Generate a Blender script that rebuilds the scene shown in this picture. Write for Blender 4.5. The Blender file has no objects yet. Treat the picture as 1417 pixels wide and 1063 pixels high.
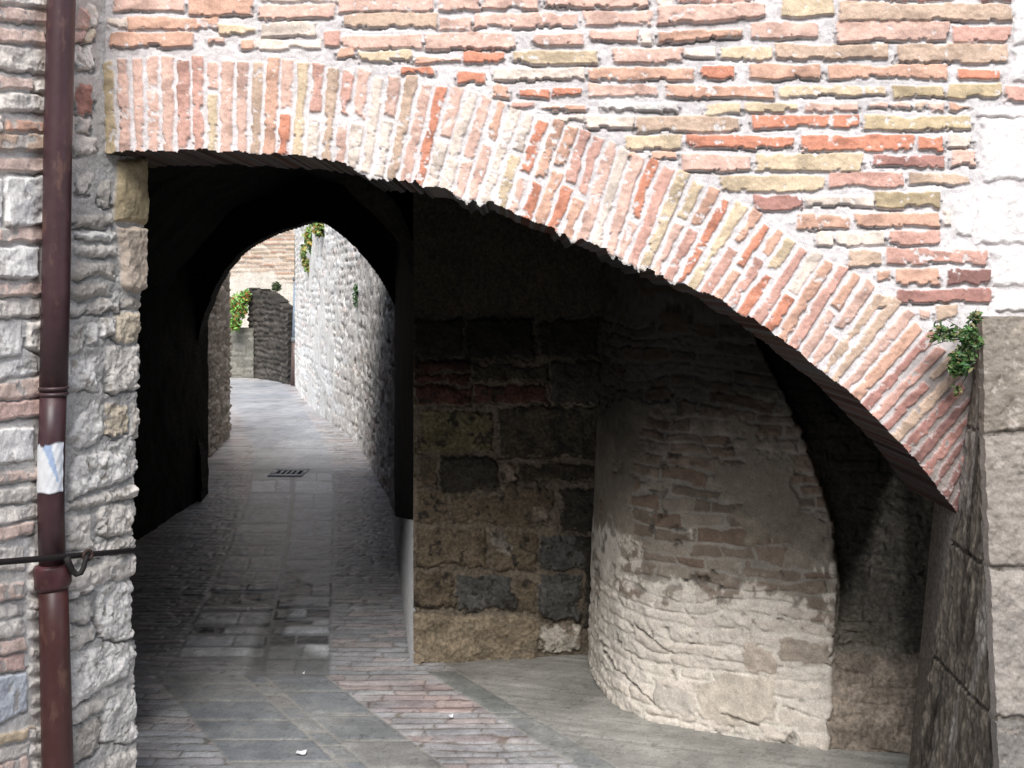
import bpy, math, random
import numpy as np
from mathutils import Vector
rnd = random.Random(7)
sc = bpy.context.scene
COL = sc.collection
F, CX, HY, EYE = 1400.0, 708.5, 395.0, 1.6      # focal (px), centre column, horizon row, eye height
PI = math.pi

# ------------------------------------------------------------------ helpers
def wp(x, y, Y):
    """point seen at column x, row y that stands Y metres away"""
    return ((x-CX)/F*Y, Y, EYE-(y-HY)/F*Y)
def gp(x, y):
    Y = F*EYE/(y-HY)
    return ((x-CX)/F*Y, Y)
def proj(P):
    return P[..., 0]/P[..., 1]*F+CX, HY-(P[..., 2]-EYE)/P[..., 1]*F
_T = np.random.RandomState(3).rand(16, 256, 256).astype(np.float32)
def vn(x, y, seed=0):
    x = np.asarray(x, np.float64)+seed*17.31; y = np.asarray(y, np.float64)+seed*9.77
    t = _T[seed % 16]
    xi = np.floor(x).astype(np.int64); yi = np.floor(y).astype(np.int64)
    fx = x-xi; fy = y-yi
    fx = fx*fx*(3-2*fx); fy = fy*fy*(3-2*fy)
    x0 = xi & 255; x1 = (xi+1) & 255; y0 = yi & 255; y1 = (yi+1) & 255
    return ((t[y0, x0]*(1-fx)+t[y0, x1]*fx)*(1-fy)+(t[y1, x0]*(1-fx)+t[y1, x1]*fx)*fy)*2-1
def fbm(x, y, seed=0, o=4):
    r = 0; a = 1; s = 0
    for k in range(o):
        r = r+a*vn(x, y, seed+k*3); s += a; a *= .55; x = x*2.03; y = y*2.03
    return r/s
def hsh(a, b, seed=0):
    return _T[seed % 16][np.asarray(a, np.int64) & 255, np.asarray(b, np.int64) & 255]
def ss(a, b, x):
    t = np.clip((x-a)/(b-a), 0, 1)
    return t*t*(3-2*t)
def sdpoly(x, y, poly):
    """signed distance, negative inside"""
    d = np.full(x.shape, 1e18); ins = np.zeros(x.shape, bool)
    n = len(poly)
    for i in range(n):
        ax, ay = poly[i]; bx, by = poly[(i+1) % n]
        ex, ey = bx-ax, by-ay
        wx, wy = x-ax, y-ay
        t = np.clip((wx*ex+wy*ey)/(ex*ex+ey*ey+1e-12), 0, 1)
        d = np.minimum(d, (wx-ex*t)**2+(wy-ey*t)**2)
        c = ((ay > y) != (by > y))
        if ey != 0:
            ins ^= c & (x < ex*(y-ay)/ey+ax)
    d = np.sqrt(d)
    return np.where(ins, -d, d)
def poly_at(pts, v, axis=0):
    p = np.array(pts, float)
    return np.interp(v, p[:, axis], p[:, 1-axis])

# ------------------------------------------------------------------ object plumbing
def tag(o, label=None, cat=None, group=None, kind=None):
    if label: o['label'] = label
    if cat: o['category'] = cat
    if group: o['group'] = group
    if kind: o['kind'] = kind
    return o
def thing(name, label, cat, loc=(0, 0, 0), group=None):
    o = bpy.data.objects.new(name, None); COL.objects.link(o); o.location = loc
    o.empty_display_size = .05
    return tag(o, label, cat, group)
def mesh_obj(name, V, Fc, mat, parent=None, col=None, smooth=True):
    V = np.asarray(V, np.float32)
    if parent is not None:
        V = V-np.array(parent.location, np.float32)
    me = bpy.data.meshes.new(name)
    me.vertices.add(len(V)); me.vertices.foreach_set('co', V.ravel())
    if isinstance(Fc, np.ndarray):
        k = Fc.shape[1]; n = len(Fc)
        me.loops.add(n*k); me.loops.foreach_set('vertex_index', Fc.astype(np.int32).ravel())
        me.polygons.add(n); me.polygons.foreach_set('loop_start', np.arange(0, n*k, k, dtype=np.int32))
    else:
        tot = sum(len(f) for f in Fc)
        me.loops.add(tot); me.loops.foreach_set('vertex_index', np.array([i for f in Fc for i in f], np.int32))
        st = np.cumsum([0]+[len(f) for f in Fc[:-1]]).astype(np.int32)
        me.polygons.add(len(Fc)); me.polygons.foreach_set('loop_start', st)
    me.update(calc_edges=True); me.validate()
    if smooth:
        me.polygons.foreach_set('use_smooth', np.ones(len(me.polygons), bool))
    if col is not None:
        a = me.attributes.new('Col', 'FLOAT_COLOR', 'POINT')
        c = np.ones((len(V), 4), np.float32); c[:, :3] = col
        a.data.foreach_set('color', c.ravel())
    me.materials.append(mat)
    o = bpy.data.objects.new(name, me); COL.objects.link(o)
    if parent is not None: o.parent = parent
    return o

class MB:
    """collects simple solids into one mesh"""
    def __init__(s): s.v = []; s.f = []; s.c = []
    def add(s, V, Fc, col=(1, 1, 1)):
        b = len(s.v); s.v += [tuple(p) for p in V]; s.f += [tuple(i+b for i in f) for f in Fc]
        s.c += [col]*len(V) if not isinstance(col, list) else col
    def box(s, a, b, col=(1, 1, 1)):
        x0, y0, z0 = a; x1, y1, z1 = b
        s.add([(x0, y0, z0), (x1, y0, z0), (x1, y1, z0), (x0, y1, z0), (x0, y0, z1), (x1, y0, z1), (x1, y1, z1), (x0, y1, z1)],
              [(0, 3, 2, 1), (4, 5, 6, 7), (0, 1, 5, 4), (1, 2, 6, 5), (2, 3, 7, 6), (3, 0, 4, 7)], col)
    def tube(s, pts, rad, n=20, col=(1, 1, 1), cap=True):
        pts = [Vector(p) for p in pts]
        if not isinstance(rad, (list, tuple)): rad = [rad]*len(pts)
        V = []; prev = None
        for i, p in enumerate(pts):
            t = (pts[min(i+1, len(pts)-1)]-pts[max(i-1, 0)]).normalized()
            if prev is None:
                a = t.orthogonal().normalized()
            else:
                a = (prev-t*prev.dot(t)).normalized()
            prev = a; b = t.cross(a)
            for k in range(n):
                w = 2*PI*k/n
                V.append(p+(a*math.cos(w)+b*math.sin(w))*rad[i])
        Fc = []
        for i in range(len(pts)-1):
            for k in range(n):
                k2 = (k+1) % n
                Fc.append((i*n+k, i*n+k2, (i+1)*n+k2, (i+1)*n+k))
        if cap:
            Fc.append(tuple(range(n-1, -1, -1))); Fc.append(tuple((len(pts)-1)*n+k for k in range(n)))
        s.add(V, Fc, col)
    def torus(s, c, R, r, ax=(0, 1, 0), n=24, m=10, a0=0, a1=2*PI):
        ax = Vector(ax).normalized(); u = ax.orthogonal().normalized(); w = ax.cross(u)
        pts = [Vector(c)+(u*math.cos(t)+w*math.sin(t))*R for t in np.linspace(a0, a1, n)]
        s.tube(pts, r, m)
    def build(s, name, mat, parent=None, smooth=True):
        return mesh_obj(name, s.v, s.f, mat, parent, np.array(s.c, np.float32), smooth)

# ------------------------------------------------------------------ materials
def mat_new(name):
    m = bpy.data.materials.new(name); m.use_nodes = True
    nt = m.node_tree; nt.nodes.clear()
    o = nt.nodes.new('ShaderNodeOutputMaterial'); b = nt.nodes.new('ShaderNodeBsdfPrincipled')
    nt.links.new(b.outputs[0], o.inputs[0])
    return m, nt, b
def mat_stone(name, rough=.9, spec=.15, fine=160., coarse=14., amp=(.72, 1.22), bump=.35, bdist=.002, streak=None, base=None):
    """colour attribute of the piece itself x fine and coarse mineral mottling, with bump"""
    m, nt, b = mat_new(name); N = nt.nodes.new; L = nt.links.new
    if base is None:
        at = N('ShaderNodeAttribute'); at.attribute_name = 'Col'; colout = at.outputs['Color']
    else:
        rgb = N('ShaderNodeRGB'); rgb.outputs[0].default_value = (*base, 1); colout = rgb.outputs[0]
    tc = N('ShaderNodeTexCoord'); mp = N('ShaderNodeMapping')
    if streak: mp.inputs['Scale'].default_value = streak
    L(tc.outputs['Object'], mp.inputs['Vector'])
    n1 = N('ShaderNodeTexNoise'); n1.inputs['Scale'].default_value = fine; n1.inputs['Detail'].default_value = 5; n1.inputs['Roughness'].default_value = .65
    n2 = N('ShaderNodeTexNoise'); n2.inputs['Scale'].default_value = coarse; n2.inputs['Detail'].default_value = 6; n2.inputs['Roughness'].default_value = .6
    for n in (n1, n2): L(mp.outputs[0], n.inputs['Vector'])
    mr = N('ShaderNodeMapRange'); mr.inputs['From Min'].default_value = .3; mr.inputs['From Max'].default_value = .7
    mr.inputs['To Min'].default_value = amp[0]; mr.inputs['To Max'].default_value = amp[1]; L(n1.outputs[0], mr.inputs['Value'])
    mr2 = N('ShaderNodeMapRange'); mr2.inputs['From Min'].default_value = .3; mr2.inputs['From Max'].default_value = .7
    mr2.inputs['To Min'].default_value = .82; mr2.inputs['To Max'].default_value = 1.14; L(n2.outputs[0], mr2.inputs['Value'])
    mu = N('ShaderNodeMath'); mu.operation = 'MULTIPLY'; L(mr.outputs[0], mu.inputs[0]); L(mr2.outputs[0], mu.inputs[1])
    vm = N('ShaderNodeVectorMath'); vm.operation = 'SCALE'; L(colout, vm.inputs[0]); L(mu.outputs[0], vm.inputs['Scale'])
    L(vm.outputs[0], b.inputs['Base Color'])
    b.inputs['Roughness'].default_value = rough; b.inputs['Specular IOR Level'].default_value = spec
    bp = N('ShaderNodeBump'); bp.inputs['Strength'].default_value = bump; bp.inputs['Distance'].default_value = bdist
    L(n1.outputs[0], bp.inputs['Height']); L(bp.outputs[0], b.inputs['Normal'])
    return m
M_BRICK = mat_stone('brick_and_mortar', fine=330, coarse=45, bump=.5, bdist=.0018, amp=(.74, 1.24))
M_LIME = mat_stone('limestone', fine=170, coarse=22, bump=.55, bdist=.0025, amp=(.76, 1.22))
M_DARK = mat_stone('old_tufa', fine=70, coarse=8, bump=1., bdist=.006, amp=(.5, 1.5))
M_ROUGH = mat_stone('rough_plaster', fine=45, coarse=5, bump=.8, bdist=.006, amp=(.6, 1.5), spec=.05)
M_PAVE = mat_stone('worn_paving', rough=.44, spec=.5, fine=120, coarse=7, bump=.4, bdist=.0015, amp=(.75, 1.25))
M_GRATE = mat_stone('drain_stone', rough=.8, spec=.3, fine=60, coarse=9, bump=.4, bdist=.002, amp=(.9, 1.1))
M_FAR = mat_stone('rubble', fine=40, coarse=6, bump=.8, bdist=.01, amp=(.7, 1.3))
M_STREAK = mat_stone('weathered_stone', fine=60, coarse=9, bump=1., bdist=.006, amp=(.45, 1.6), streak=(1, 1, .35))
M_PAINT = mat_stone('painted_metal', rough=.45, spec=.45, fine=30, coarse=6, bump=.05, bdist=.001, amp=(.85, 1.15))
def add_rust(m, col, lo, hi, scale):
    nt = m.node_tree; b = [n for n in nt.nodes if n.type == 'BSDF_PRINCIPLED'][0]
    src = b.inputs['Base Color'].links[0].from_socket
    tc = nt.nodes.new('ShaderNodeTexCoord'); mp = nt.nodes.new('ShaderNodeMapping'); mp.inputs['Scale'].default_value = (1, 1, .35)
    n = nt.nodes.new('ShaderNodeTexNoise'); n.inputs['Scale'].default_value = scale; n.inputs['Detail'].default_value = 8; n.inputs['Roughness'].default_value = .7
    nt.links.new(tc.outputs['Object'], mp.inputs[0]); nt.links.new(mp.outputs[0], n.inputs['Vector'])
    mr = nt.nodes.new('ShaderNodeMapRange'); mr.inputs['From Min'].default_value = lo; mr.inputs['From Max'].default_value = hi; nt.links.new(n.outputs[0], mr.inputs['Value'])
    mx = nt.nodes.new('ShaderNodeMix'); mx.data_type = 'RGBA'; nt.links.new(mr.outputs[0], mx.inputs['Factor']); nt.links.new(src, mx.inputs['A']); mx.inputs['B'].default_value = (*col, 1)
    nt.links.new(mx.outputs['Result'], b.inputs['Base Color'])
    m2 = nt.nodes.new('ShaderNodeMapRange'); m2.inputs['To Min'].default_value = .42; m2.inputs['To Max'].default_value = .85; nt.links.new(mr.outputs[0], m2.inputs['Value']); nt.links.new(m2.outputs[0], b.inputs['Roughness'])
add_rust(M_PAINT, (.16, .085, .06), .56, .72, 26)
M_IRON = mat_stone('wrought_iron', rough=.7, spec=.35, fine=120, coarse=20, bump=.5, bdist=.001)
M_PAPER = mat_stone('paper', rough=.6, spec=.3, fine=60, coarse=20, bump=.1, bdist=.001, amp=(.92, 1.06))
M_LEAF = mat_stone('leaves', rough=.5, spec=.35, fine=40, coarse=12, bump=.1, bdist=.001, amp=(.8, 1.2))
M_GROUND = mat_stone('dusty_ground', fine=6, coarse=.5, base=(.2, .19, .17))

# ------------------------------------------------------------------ heightfield masonry
class Surf:
    """a wall face sampled on a dense grid; stones and joints are modelled as relief on it"""
    def __init__(s, P, flip=False, uv=None):
        s.P = P.astype(np.float64); s.px, s.py = proj(s.P)
        du = np.gradient(s.P, axis=1); dv = np.gradient(s.P, axis=0)
        n = np.cross(du, dv); n /= np.linalg.norm(n, axis=-1, keepdims=True)+1e-12
        s.flip = flip
        s.N = -n if flip else n
        if uv is None:
            lu = np.concatenate([[0], np.cumsum(np.linalg.norm(np.diff(s.P[P.shape[0]//2], axis=0), axis=-1))])
            s.U = np.broadcast_to(lu, P.shape[:2]); s.V = s.P[..., 2]
        else: s.U, s.V = uv
        s.H = np.zeros(P.shape[:2]); s.C = np.zeros(P.shape); s.R = np.zeros(P.shape[:2], np.int32)
        s.mask = np.ones(P.shape[:2], bool)
        # irregular outline of every stone: warp of pattern space
        a = s.U; b = s.V
        s.wx = s.px+3.2*fbm(a*14, b*14, 1)+1.7*vn(a*60, b*60, 2)
        s.wy = s.py+2.6*fbm(a*14, b*14, 4)+1.7*vn(a*60, b*60, 5)
    def mortar(s, col, amp=.003, var=.12, sc=1.):
        s.H[...] = amp*fbm(s.U*40*sc, s.V*40*sc, 6, 4)
        s.C[...] = np.array(col)*(1+var*fbm(s.U*9, s.V*9, 7))[..., None]
    def stone(s, poly, col, h=.008, bev=3., rough=.0015, rs=45, edge=1.1, var=.12, wob=1., reg=0, seed=None, blotch=None, tilt=0, under=0, bsc=26, chip=0):
        xs = [p[0] for p in poly]; ys = [p[1] for p in poly]; mg = 8
        sel = (s.px > min(xs)-mg) & (s.px < max(xs)+mg) & (s.py > min(ys)-mg) & (s.py < max(ys)+mg)
        idx = np.nonzero(sel)
        if not len(idx[0]): return
        x = s.px[idx]+(s.wx[idx]-s.px[idx])*wob; y = s.py[idx]+(s.wy[idx]-s.py[idx])*wob
        d = -sdpoly(x, y, poly)
        if chip:
            q = fbm(s.U[idx]*38+3.1*len(idx[0]), s.V[idx]*38, 9, 4); q2 = vn(s.U[idx]*13+len(idx[0]), s.V[idx]*13, 4)
            d = d-chip*ss(.12, .3, q)*(.4+.6*(y > sum(ys)/len(ys)))-chip*.7*ss(.35, .6, q2)
        m = ss(-edge, edge, d); p = np.sqrt(ss(-edge, bev, d))
        sd = rnd.randrange(16) if seed is None else seed
        u = s.U[idx]+sd*1.7; v = s.V[idx]+sd*.9
        nz = fbm(u*rs, v*rs, sd, 4)
        cxm = sum(xs)/len(xs); cym = sum(ys)/len(ys)
        tl = (tilt*((y-cym)/(max(ys)-min(ys)+1)))
        hh = (h+tl)*p+rough*nz*p*2
        s.H[idx] = s.H[idx]*(1-m)+hh*m
        if under:
            g = ss(-5.5, -3.5, d)*ss(-.6, -1.8, d)*(y > cym)*(.35+.65*ss(-.2, .3, vn(u*12, v*12, sd)))
            s.H[idx] -= under*g; s.C[idx] *= (1-.42*g)[..., None]  # groove below each stone, its colour darkened to paint in the shadow line
        c = np.array(col)*(1+var*fbm(u*22, v*22, sd+5)+.3*var*nz)[:, None]
        if chip:
            stn = ss(.0, .45, fbm(u*11, v*26, sd+2, 5)); c = c*(1-.30*stn)[:, None]*np.array((1, .985, .97))
        if blotch is not None:
            bc, amt = blotch
            w = ss(.30-.5*amt, .48-.5*amt, fbm(u*bsc, v*bsc, sd+9, 5))*.9
            c = c*(1-w[:, None])+np.array(bc)*w[:, None]
            s.H[idx] -= (w*m*.002)
        s.C[idx] = s.C[idx]*(1-m[:, None])+c*m[:, None]
        if reg: s.R[idx] = np.where(d > 0, reg, s.R[idx])
    def courses(s, ch, ln, colf, h=.008, gap=.006, bev=.012, seed=0, rough=.003, rs=30, wob=.25, where=None, jit=.3, chvar=.0, mortar_on=True):
        u = s.U+wob*ch*fbm(s.U/ch*.6, s.V/ch*.6, seed)*1.2
        v = s.V+wob*ch*fbm(s.U/ln*.5, s.V/ch*.5, seed+2)*1.2
        if chvar: v = v+chvar*ch*np.sin(v/ch*2.1+seed)+chvar*ch*.7*np.sin(v/ch*.83+1.3*seed)
        row = np.floor(v/ch); fv = (v/ch-row)*ch
        off = hsh(row, row*0+seed, 1)*3
        uu = u/ln+off; uu = uu+jit*vn(uu*.9, row*1.37, seed+3)
        c = np.floor(uu); fu = (uu-c)*ln
        d = np.minimum(np.minimum(fv, ch-fv), np.minimum(fu, ln-fu))-gap
        d = d+.35*gap*fbm(s.U*60, s.V*60, seed+4)*2
        r1 = hsh(row*7+c*13, c*5+row, seed); r2 = hsh(row*3+c*29, c*11-row, seed+1)
        m = ss(-.002, .002, d); p = np.sqrt(ss(-.002, bev, d))
        nz = fbm(s.U*rs+r1*30, s.V*rs+r2*30, seed+6)
        cc = colf(r1, r2)*(1+.13*nz[..., None])
        hh = (h*(.35+1.1*r2))*p+rough*nz*p*2
        if where is not None: m = m*where
        s.H = s.H*(1-m)+hh*m
        s.C = s.C*(1-m[..., None])+cc*m[..., None]
    def build(s, name, mat, parent=None, extrude=None, regions=None, under=1.):
        """extrude: vector; the open edge of the face is carried back by it as solid thickness"""
        D = s.P+s.N*s.H[..., None]
        nv, nu = s.H.shape
        cm = s.mask[:-1, :-1] & s.mask[1:, :-1] & s.mask[:-1, 1:] & s.mask[1:, 1:]
        idx = np.arange(nv*nu).reshape(nv, nu)
        a, b, c, d = idx[:-1, :-1], idx[:-1, 1:], idx[1:, 1:], idx[1:, :-1]
        Q = np.stack([a, b, c, d], -1) if not s.flip else np.stack([a, d, c, b], -1)
        Vt = D.reshape(-1, 3); Ct = s.C.reshape(-1, 3)
        reg = s.R[:-1, :-1]
        ext_q = []; ext_r = []
        if extrude is not None:
            off = nv*nu
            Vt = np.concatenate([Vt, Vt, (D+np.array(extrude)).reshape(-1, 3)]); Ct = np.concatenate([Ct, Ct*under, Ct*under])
            pad = np.zeros((nv+1, nu+1), bool); pad[1:-1, 1:-1] = cm
            # cell (i,j) stored at pad[i+1,j+1]
            for (di, dj, e0, e1) in ((-1, 0, (0, 0), (0, 1)), (1, 0, (1, 1), (1, 0)), (0, -1, (1, 0), (0, 0)), (0, 1, (0, 1), (1, 1))):
                nb = pad[1+di:nv+di, 1+dj:nu+dj]
                ii, jj = np.nonzero(cm & ~nb)
                p0 = idx[ii+e0[0], jj+e0[1]]; p1 = idx[ii+e1[0], jj+e1[1]]
                q = np.stack([p0+off, p0+2*off, p1+2*off, p1+off], -1)
                if s.flip: q = q[:, ::-1]
                ext_q.append(q); ext_r.append(reg[ii, jj])
            ext_q = np.concatenate(ext_q); ext_r = np.concatenate(ext_r)
        res = []
        for r, (nm, mt, par, lab) in (regions or {0: (name, mat, parent, None)}).items():
            sel = cm & (reg == r) if regions else cm
            q = Q[sel]
            if extrude is not None:
                q = np.concatenate([q, ext_q[ext_r == r] if regions else ext_q])
            if not len(q): continue
            used, inv = np.unique(q.ravel(), return_inverse=True)
            o = mesh_obj(nm, Vt[used], inv.reshape(-1, 4), mt, par, Ct[used])
            if lab: o['label'] = lab
            res.append(o)
        return res

def plane_grid(p0, du, dv, us, vs):
    us = np.asarray(us)[None, :, None]; vs = np.asarray(vs)[:, None, None]
    return np.array(p0)[None, None]+us*np.array(du)[None, None]+vs*np.array(dv)[None, None]
def rect(x0, y0, x1, y1): return [(x0, y0), (x1, y0), (x1, y1), (x0, y1)]
def jrect(x0, y0, x1, y1, j=1.9):
    """a rectangle with slightly displaced corners and a cut edge or two"""
    r = lambda: rnd.uniform(-j, j)
    h = y1-y0
    pts = [(x0+r(), y0+r()), ((x0+x1)/2+r()*3, y0+r()), (x1+r(), y0+r()), (x1+r(), y1+r()), ((x0*.35+x1*.65)+r()*5, y1+r()*1.3), ((x0*.7+x1*.3)+r()*5, y1+r()*1.3), (x0+r(), y1+r())]
    return pts

BC = {'r': (.58, .23, .14), 'o': (.62, .375, .275), 'p': (.67, .45, .375), 'q': (.59, .34, .28), 'y': (.63, .51, .35), 'k': (.52, .42, .26),
      'w': (.73, .64, .56), 'm': (.40, .195, .165), 'b': (.55, .41, .31), 'W': (.80, .765, .735), 'd': (.25, .14, .125)}
BC = {k_: tuple(.89*a+.11*b for a, b in zip(v_, (.70, .56, .50))) if k_ not in 'Wd' else v_ for k_, v_ in BC.items()}
MORTAR = (.625, .59, .585)

# ------------------------------------------------------------------ front wall with rampant arch
YW = 2.75
INTR = [(145, 213), (262, 209), (400, 213), (484, 229), (545, 247), (612, 262), (690, 286), (765, 317), (835, 344), (905, 377), (975, 405), (1040, 440), (1105, 489), (1170, 540), (1225, 592), (1275, 645), (1325, 715)]
EXTR = [(138, 78), (262, 74), (407, 80), (500, 92), (572, 105), (655, 114), (737, 152), (812, 178), (875, 205), (965, 245), (1050, 290), (1110, 335), (1180, 370), (1265, 430), (1325, 490), (1350, 560), (1350, 640)]
BRICKS = '''157 -8 256 16 p;261 -6 352 22 o;357 6 463 29 p;360 -20 470 3 w;150 24 176 38 w;178 22 303 43 o;303 35 356 47 y;362 31 440 52 w;152 44 268 66 o;288 52 310 60 p;332 56 353 67 o;353 54 446 69 w;448 44 470 65 q
470 -12 601 17 p;608 -10 664 16 p;667 -10 746 13 p;752 -10 897 12 p;475 18 605 39 b;608 25 652 44 p;657 18 800 41 p;472 48 583 67 p;588 46 712 69 p;736 46 808 66 p;468 68 491 79 o;495 68 571 87 y;573 78 640 88 o;640 71 700 88 r;707 69 828 88 y;555 92 601 103 r;631 99 671 117 r;682 95 810 113 w;680 116 705 136 o;717 122 760 136 r;765 120 807 134 r;707 141 741 149 q;746 145 809 155 o;771 158 807 168 w
906 -10 930 10 w;935 -8 1040 5 q;807 16 902 37 p;1081 -8 1153 23 y;815 42 882 59 p;886 44 903 62 w;1038 31 1135 54 p;846 66 945 86 p;947 66 990 80 w;995 64 1069 84 y;1073 61 1230 83 b;814 94 959 112 o;969 91 1016 110 r;1036 89 1135 110 o;813 116 911 134 p;922 118 1071 136 o;1077 118 1228 135 y;833 140 938 156 W;975 143 1027 158 y;1032 142 1106 155 y;1114 142 1187 155 p;1200 141 1230 151 p;1233 141 1259 151 p;1262 143 1281 154 b;1284 142 1307 155 p;1313 143 1345 154 o
808 160 878 179 w;880 160 1023 182 b;1040 158 1188 178 r;1197 160 1345 180 k;864 187 945 206 y;949 188 1101 206 r;1109 188 1265 209 r;1270 190 1304 209 r;1314 185 1345 204 w;903 209 935 220 o;868 209 878 217 o;942 214 1039 237 p;1045 213 1195 237 y;1207 214 1308 232 m;1317 208 1349 230 p;996 242 1143 265 y;1147 239 1249 261 q;1257 239 1341 255 b;1042 270 1111 290 m;1115 270 1208 287 w;1210 265 1302 288 k;1103 296 1178 318 o;1182 294 1299 315 o;1130 322 1153 339 w;1157 321 1222 341 w;1229 318 1300 339 q;1173 346 1220 369 b;1225 344 1367 367 q;1213 374 1231 390 o;1241 371 1299 394 o;1308 372 1369 394 d;1215 408 1232 425 b;1240 398 1371 420 m;1273 428 1287 440 p;1294 422 1326 442 b
1160 4 1400 31 b;1170 -14 1322 1 m;1355 -10 1400 2 m;1155 30 1313 58 p;1317 37 1398 59 q;1238 61 1395 87 b;1146 90 1311 111 o;1324 96 1385 109 r;1235 117 1306 136 k;1311 116 1385 137 k;1391 118 1425 142 q;1304 290 1316 316 w'''
TILTED = [([(909, 9), (1061, 3), (1061, 24), (1000, 30), (909, 36)], 'p'), ([(911, 44), (1029, 38), (1029, 54), (911, 60)], 'o')]
WSTONES = [(1402, -12, 1442, 62), (1400, 66, 1442, 114), (1358, 166, 1442, 250), (1351, 262, 1442, 337), (1318, 268, 1347, 327), (1371, 343, 1442, 398), (1376, 404, 1442, 430), (1352, 150, 1442, 162)]
VOUS = ['k', 'p r', 'p', 'p p', 'p', 'q p', 'q', 'p y', 'p', 'p r', 'b', 'o q', 'p r', 'y o', 'q w', 'b w', 'q p', 'p w', 'w', 'p w', 'b w', 'p y', 'r o', 'p w', 'w y', 'p w', 'o p', 'w p', 'w y', 'r p', 'o r', 'o o', 'q r', 'q o', 'p p', 'w p', 'p p', 'r p', 'q q', 'y o', 'y p', 'o q', 'r', 'y p', 'o q', 'r o', 'o q', 'y r', 'q w', 'w r', 'o', 'q r', 'o p', 'p p', 'b q', 'b', 'p b', 'o', 'm b', 'q', 'b m', 'b d', 'm d', 'd m', 'm', 'd b', 'm d', 'd']

xs = np.concatenate([np.arange(134, 1446, 1.4), np.arange(1448, 1900, 5)])
ys = np.concatenate([np.arange(-420, -12, 6), np.arange(-10, 760, 1.4)])
k = YW/F
P = np.zeros((len(ys), len(xs), 3))
P[..., 0] = (xs[None, :]-CX)*k; P[..., 1] = YW; P[..., 2] = EYE-(ys[:, None]-HY)*k
# old masonry is never dead flat
P[..., 1] += .006*fbm(P[..., 0]*3, P[..., 2]*3, 11)
S = Surf(P, flip=False)
if S.N[0, 0, 1] > 0: S = Surf(P, flip=True)
S.mortar(MORTAR, amp=.0026, var=.2, sc=1.6)
S.C *= (1+.12*ss(80, 260, S.py-.12*S.px+60))[..., None]
# anything outside the picture: ordinary brick courses
def brick_cols(keys):
    arr = np.array([BC[c] for c in keys])
    def f(r1, r2): return arr[np.minimum((r1*len(keys)).astype(int), len(keys)-1)]
    return f
out = ((S.py < -16) | (S.px > 1446)).astype(float)
S.courses(.053, .27, brick_cols('ppoqybwrp'), h=.008, where=out, seed=3)
bl = (.68, .635, .62)
for ln in BRICKS.replace('\n', ';').split(';'):
    a = ln.split(); x0, y0, x1, y1 = map(float, a[:4])
    S.stone(jrect(x0, y0, x1, y1), BC[a[4]], h=rnd.uniform(.004, .009), bev=1.5, rough=.0008, rs=110, var=.17, blotch=(bl, rnd.choice([-.3, -.2, -.1, .0, .1])), bsc=60, wob=rnd.uniform(.2, .6), tilt=.004, under=.005, edge=.8, chip=3.4)
for poly, c in TILTED: S.stone(poly, BC[c], h=.013, bev=1.9, var=.14, rs=60, blotch=(bl, -.1), bsc=60, under=.007, wob=.4, chip=3.4)
for i, w in enumerate(WSTONES):
    S.stone(jrect(*w), (.80, .765, .745), h=.008, bev=5, rough=.0025, rs=30, var=.07, wob=1.3, reg=2+i)
# the ring of voussoirs
A = np.array(INTR, float); B = np.array(EXTR, float)
Mid = (A+B)/2; sl = np.concatenate([[0], np.cumsum(np.linalg.norm(np.diff(Mid, axis=0), axis=1))])
def ring(s, r):
    a = np.array([np.interp(s, sl, A[:, 0]), np.interp(s, sl, A[:, 1])]); b = np.array([np.interp(s, sl, B[:, 0]), np.interp(s, sl, B[:, 1])])
    return tuple(a+(b-a)*r)
pitch = sl[-1]/len(VOUS)
jo = 2.5
for i, v in enumerate(VOUS):
    s0 = i*pitch+jo+rnd.uniform(-1, 1); s1 = (i+1)*pitch-jo+rnd.uniform(-1, 1.)
    parts = v.split(); top, bot = parts[0], parts[-1]
    r0 = -.03; r1 = rnd.uniform(.93, 1.0)
    # low part of the ring is damp and unpainted by limewash, so less mortar smear
    amt = rnd.choice([-.1, .1, .25, .4]) if 14 < i < 40 else rnd.choice([-.3, -.15, 0, .12])
    if i > 58: amt = 0
    if len(parts) == 1 or rnd.random() < .5: segs = [(r0, r1, top)]
    else:
        mid = rnd.choice([.38, .45, .55, .62]); segs = [(r0, mid-.025, bot), (mid+.025, r1, top)]
    for (ra, rb, c) in segs:
        q = [ring(s0, ra), ring(s1, ra), ring(s1+rnd.uniform(-1, 1), (ra+rb)/2), ring(s1+rnd.uniform(-1, 1), rb), ring(s0+rnd.uniform(-1, 1), rb), ring(s0+rnd.uniform(-1, 1), (ra+rb)/2)]
        S.stone(q, BC[c], h=rnd.uniform(.003, .008), bev=1.6, rough=.0010, rs=100, var=.2, blotch=(bl, amt), bsc=60, wob=rnd.uniform(.35, .9), edge=.9, chip=3.)
ringpoly = [tuple(p) for p in A-np.array([0, -40])]+[tuple(p) for p in B[::-1]]
sdr = sdpoly(S.px, S.py, [(138, 260)]+[(x, y+30) for x, y in INTR]+[tuple(p) for p in B[::-1]])
S.R = np.where((sdr < 0), 1, S.R)
# damp grey-brown mortar low on the right haunch
wd = ss(1180, 1300, S.px)*ss(430, 560, S.py)
lum = S.C.mean(-1); damp = (wd*ss(.5, .62, lum))[..., None]
S.C = S.C*(1-damp)+np.array((.30, .26, .24))*damp
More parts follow.
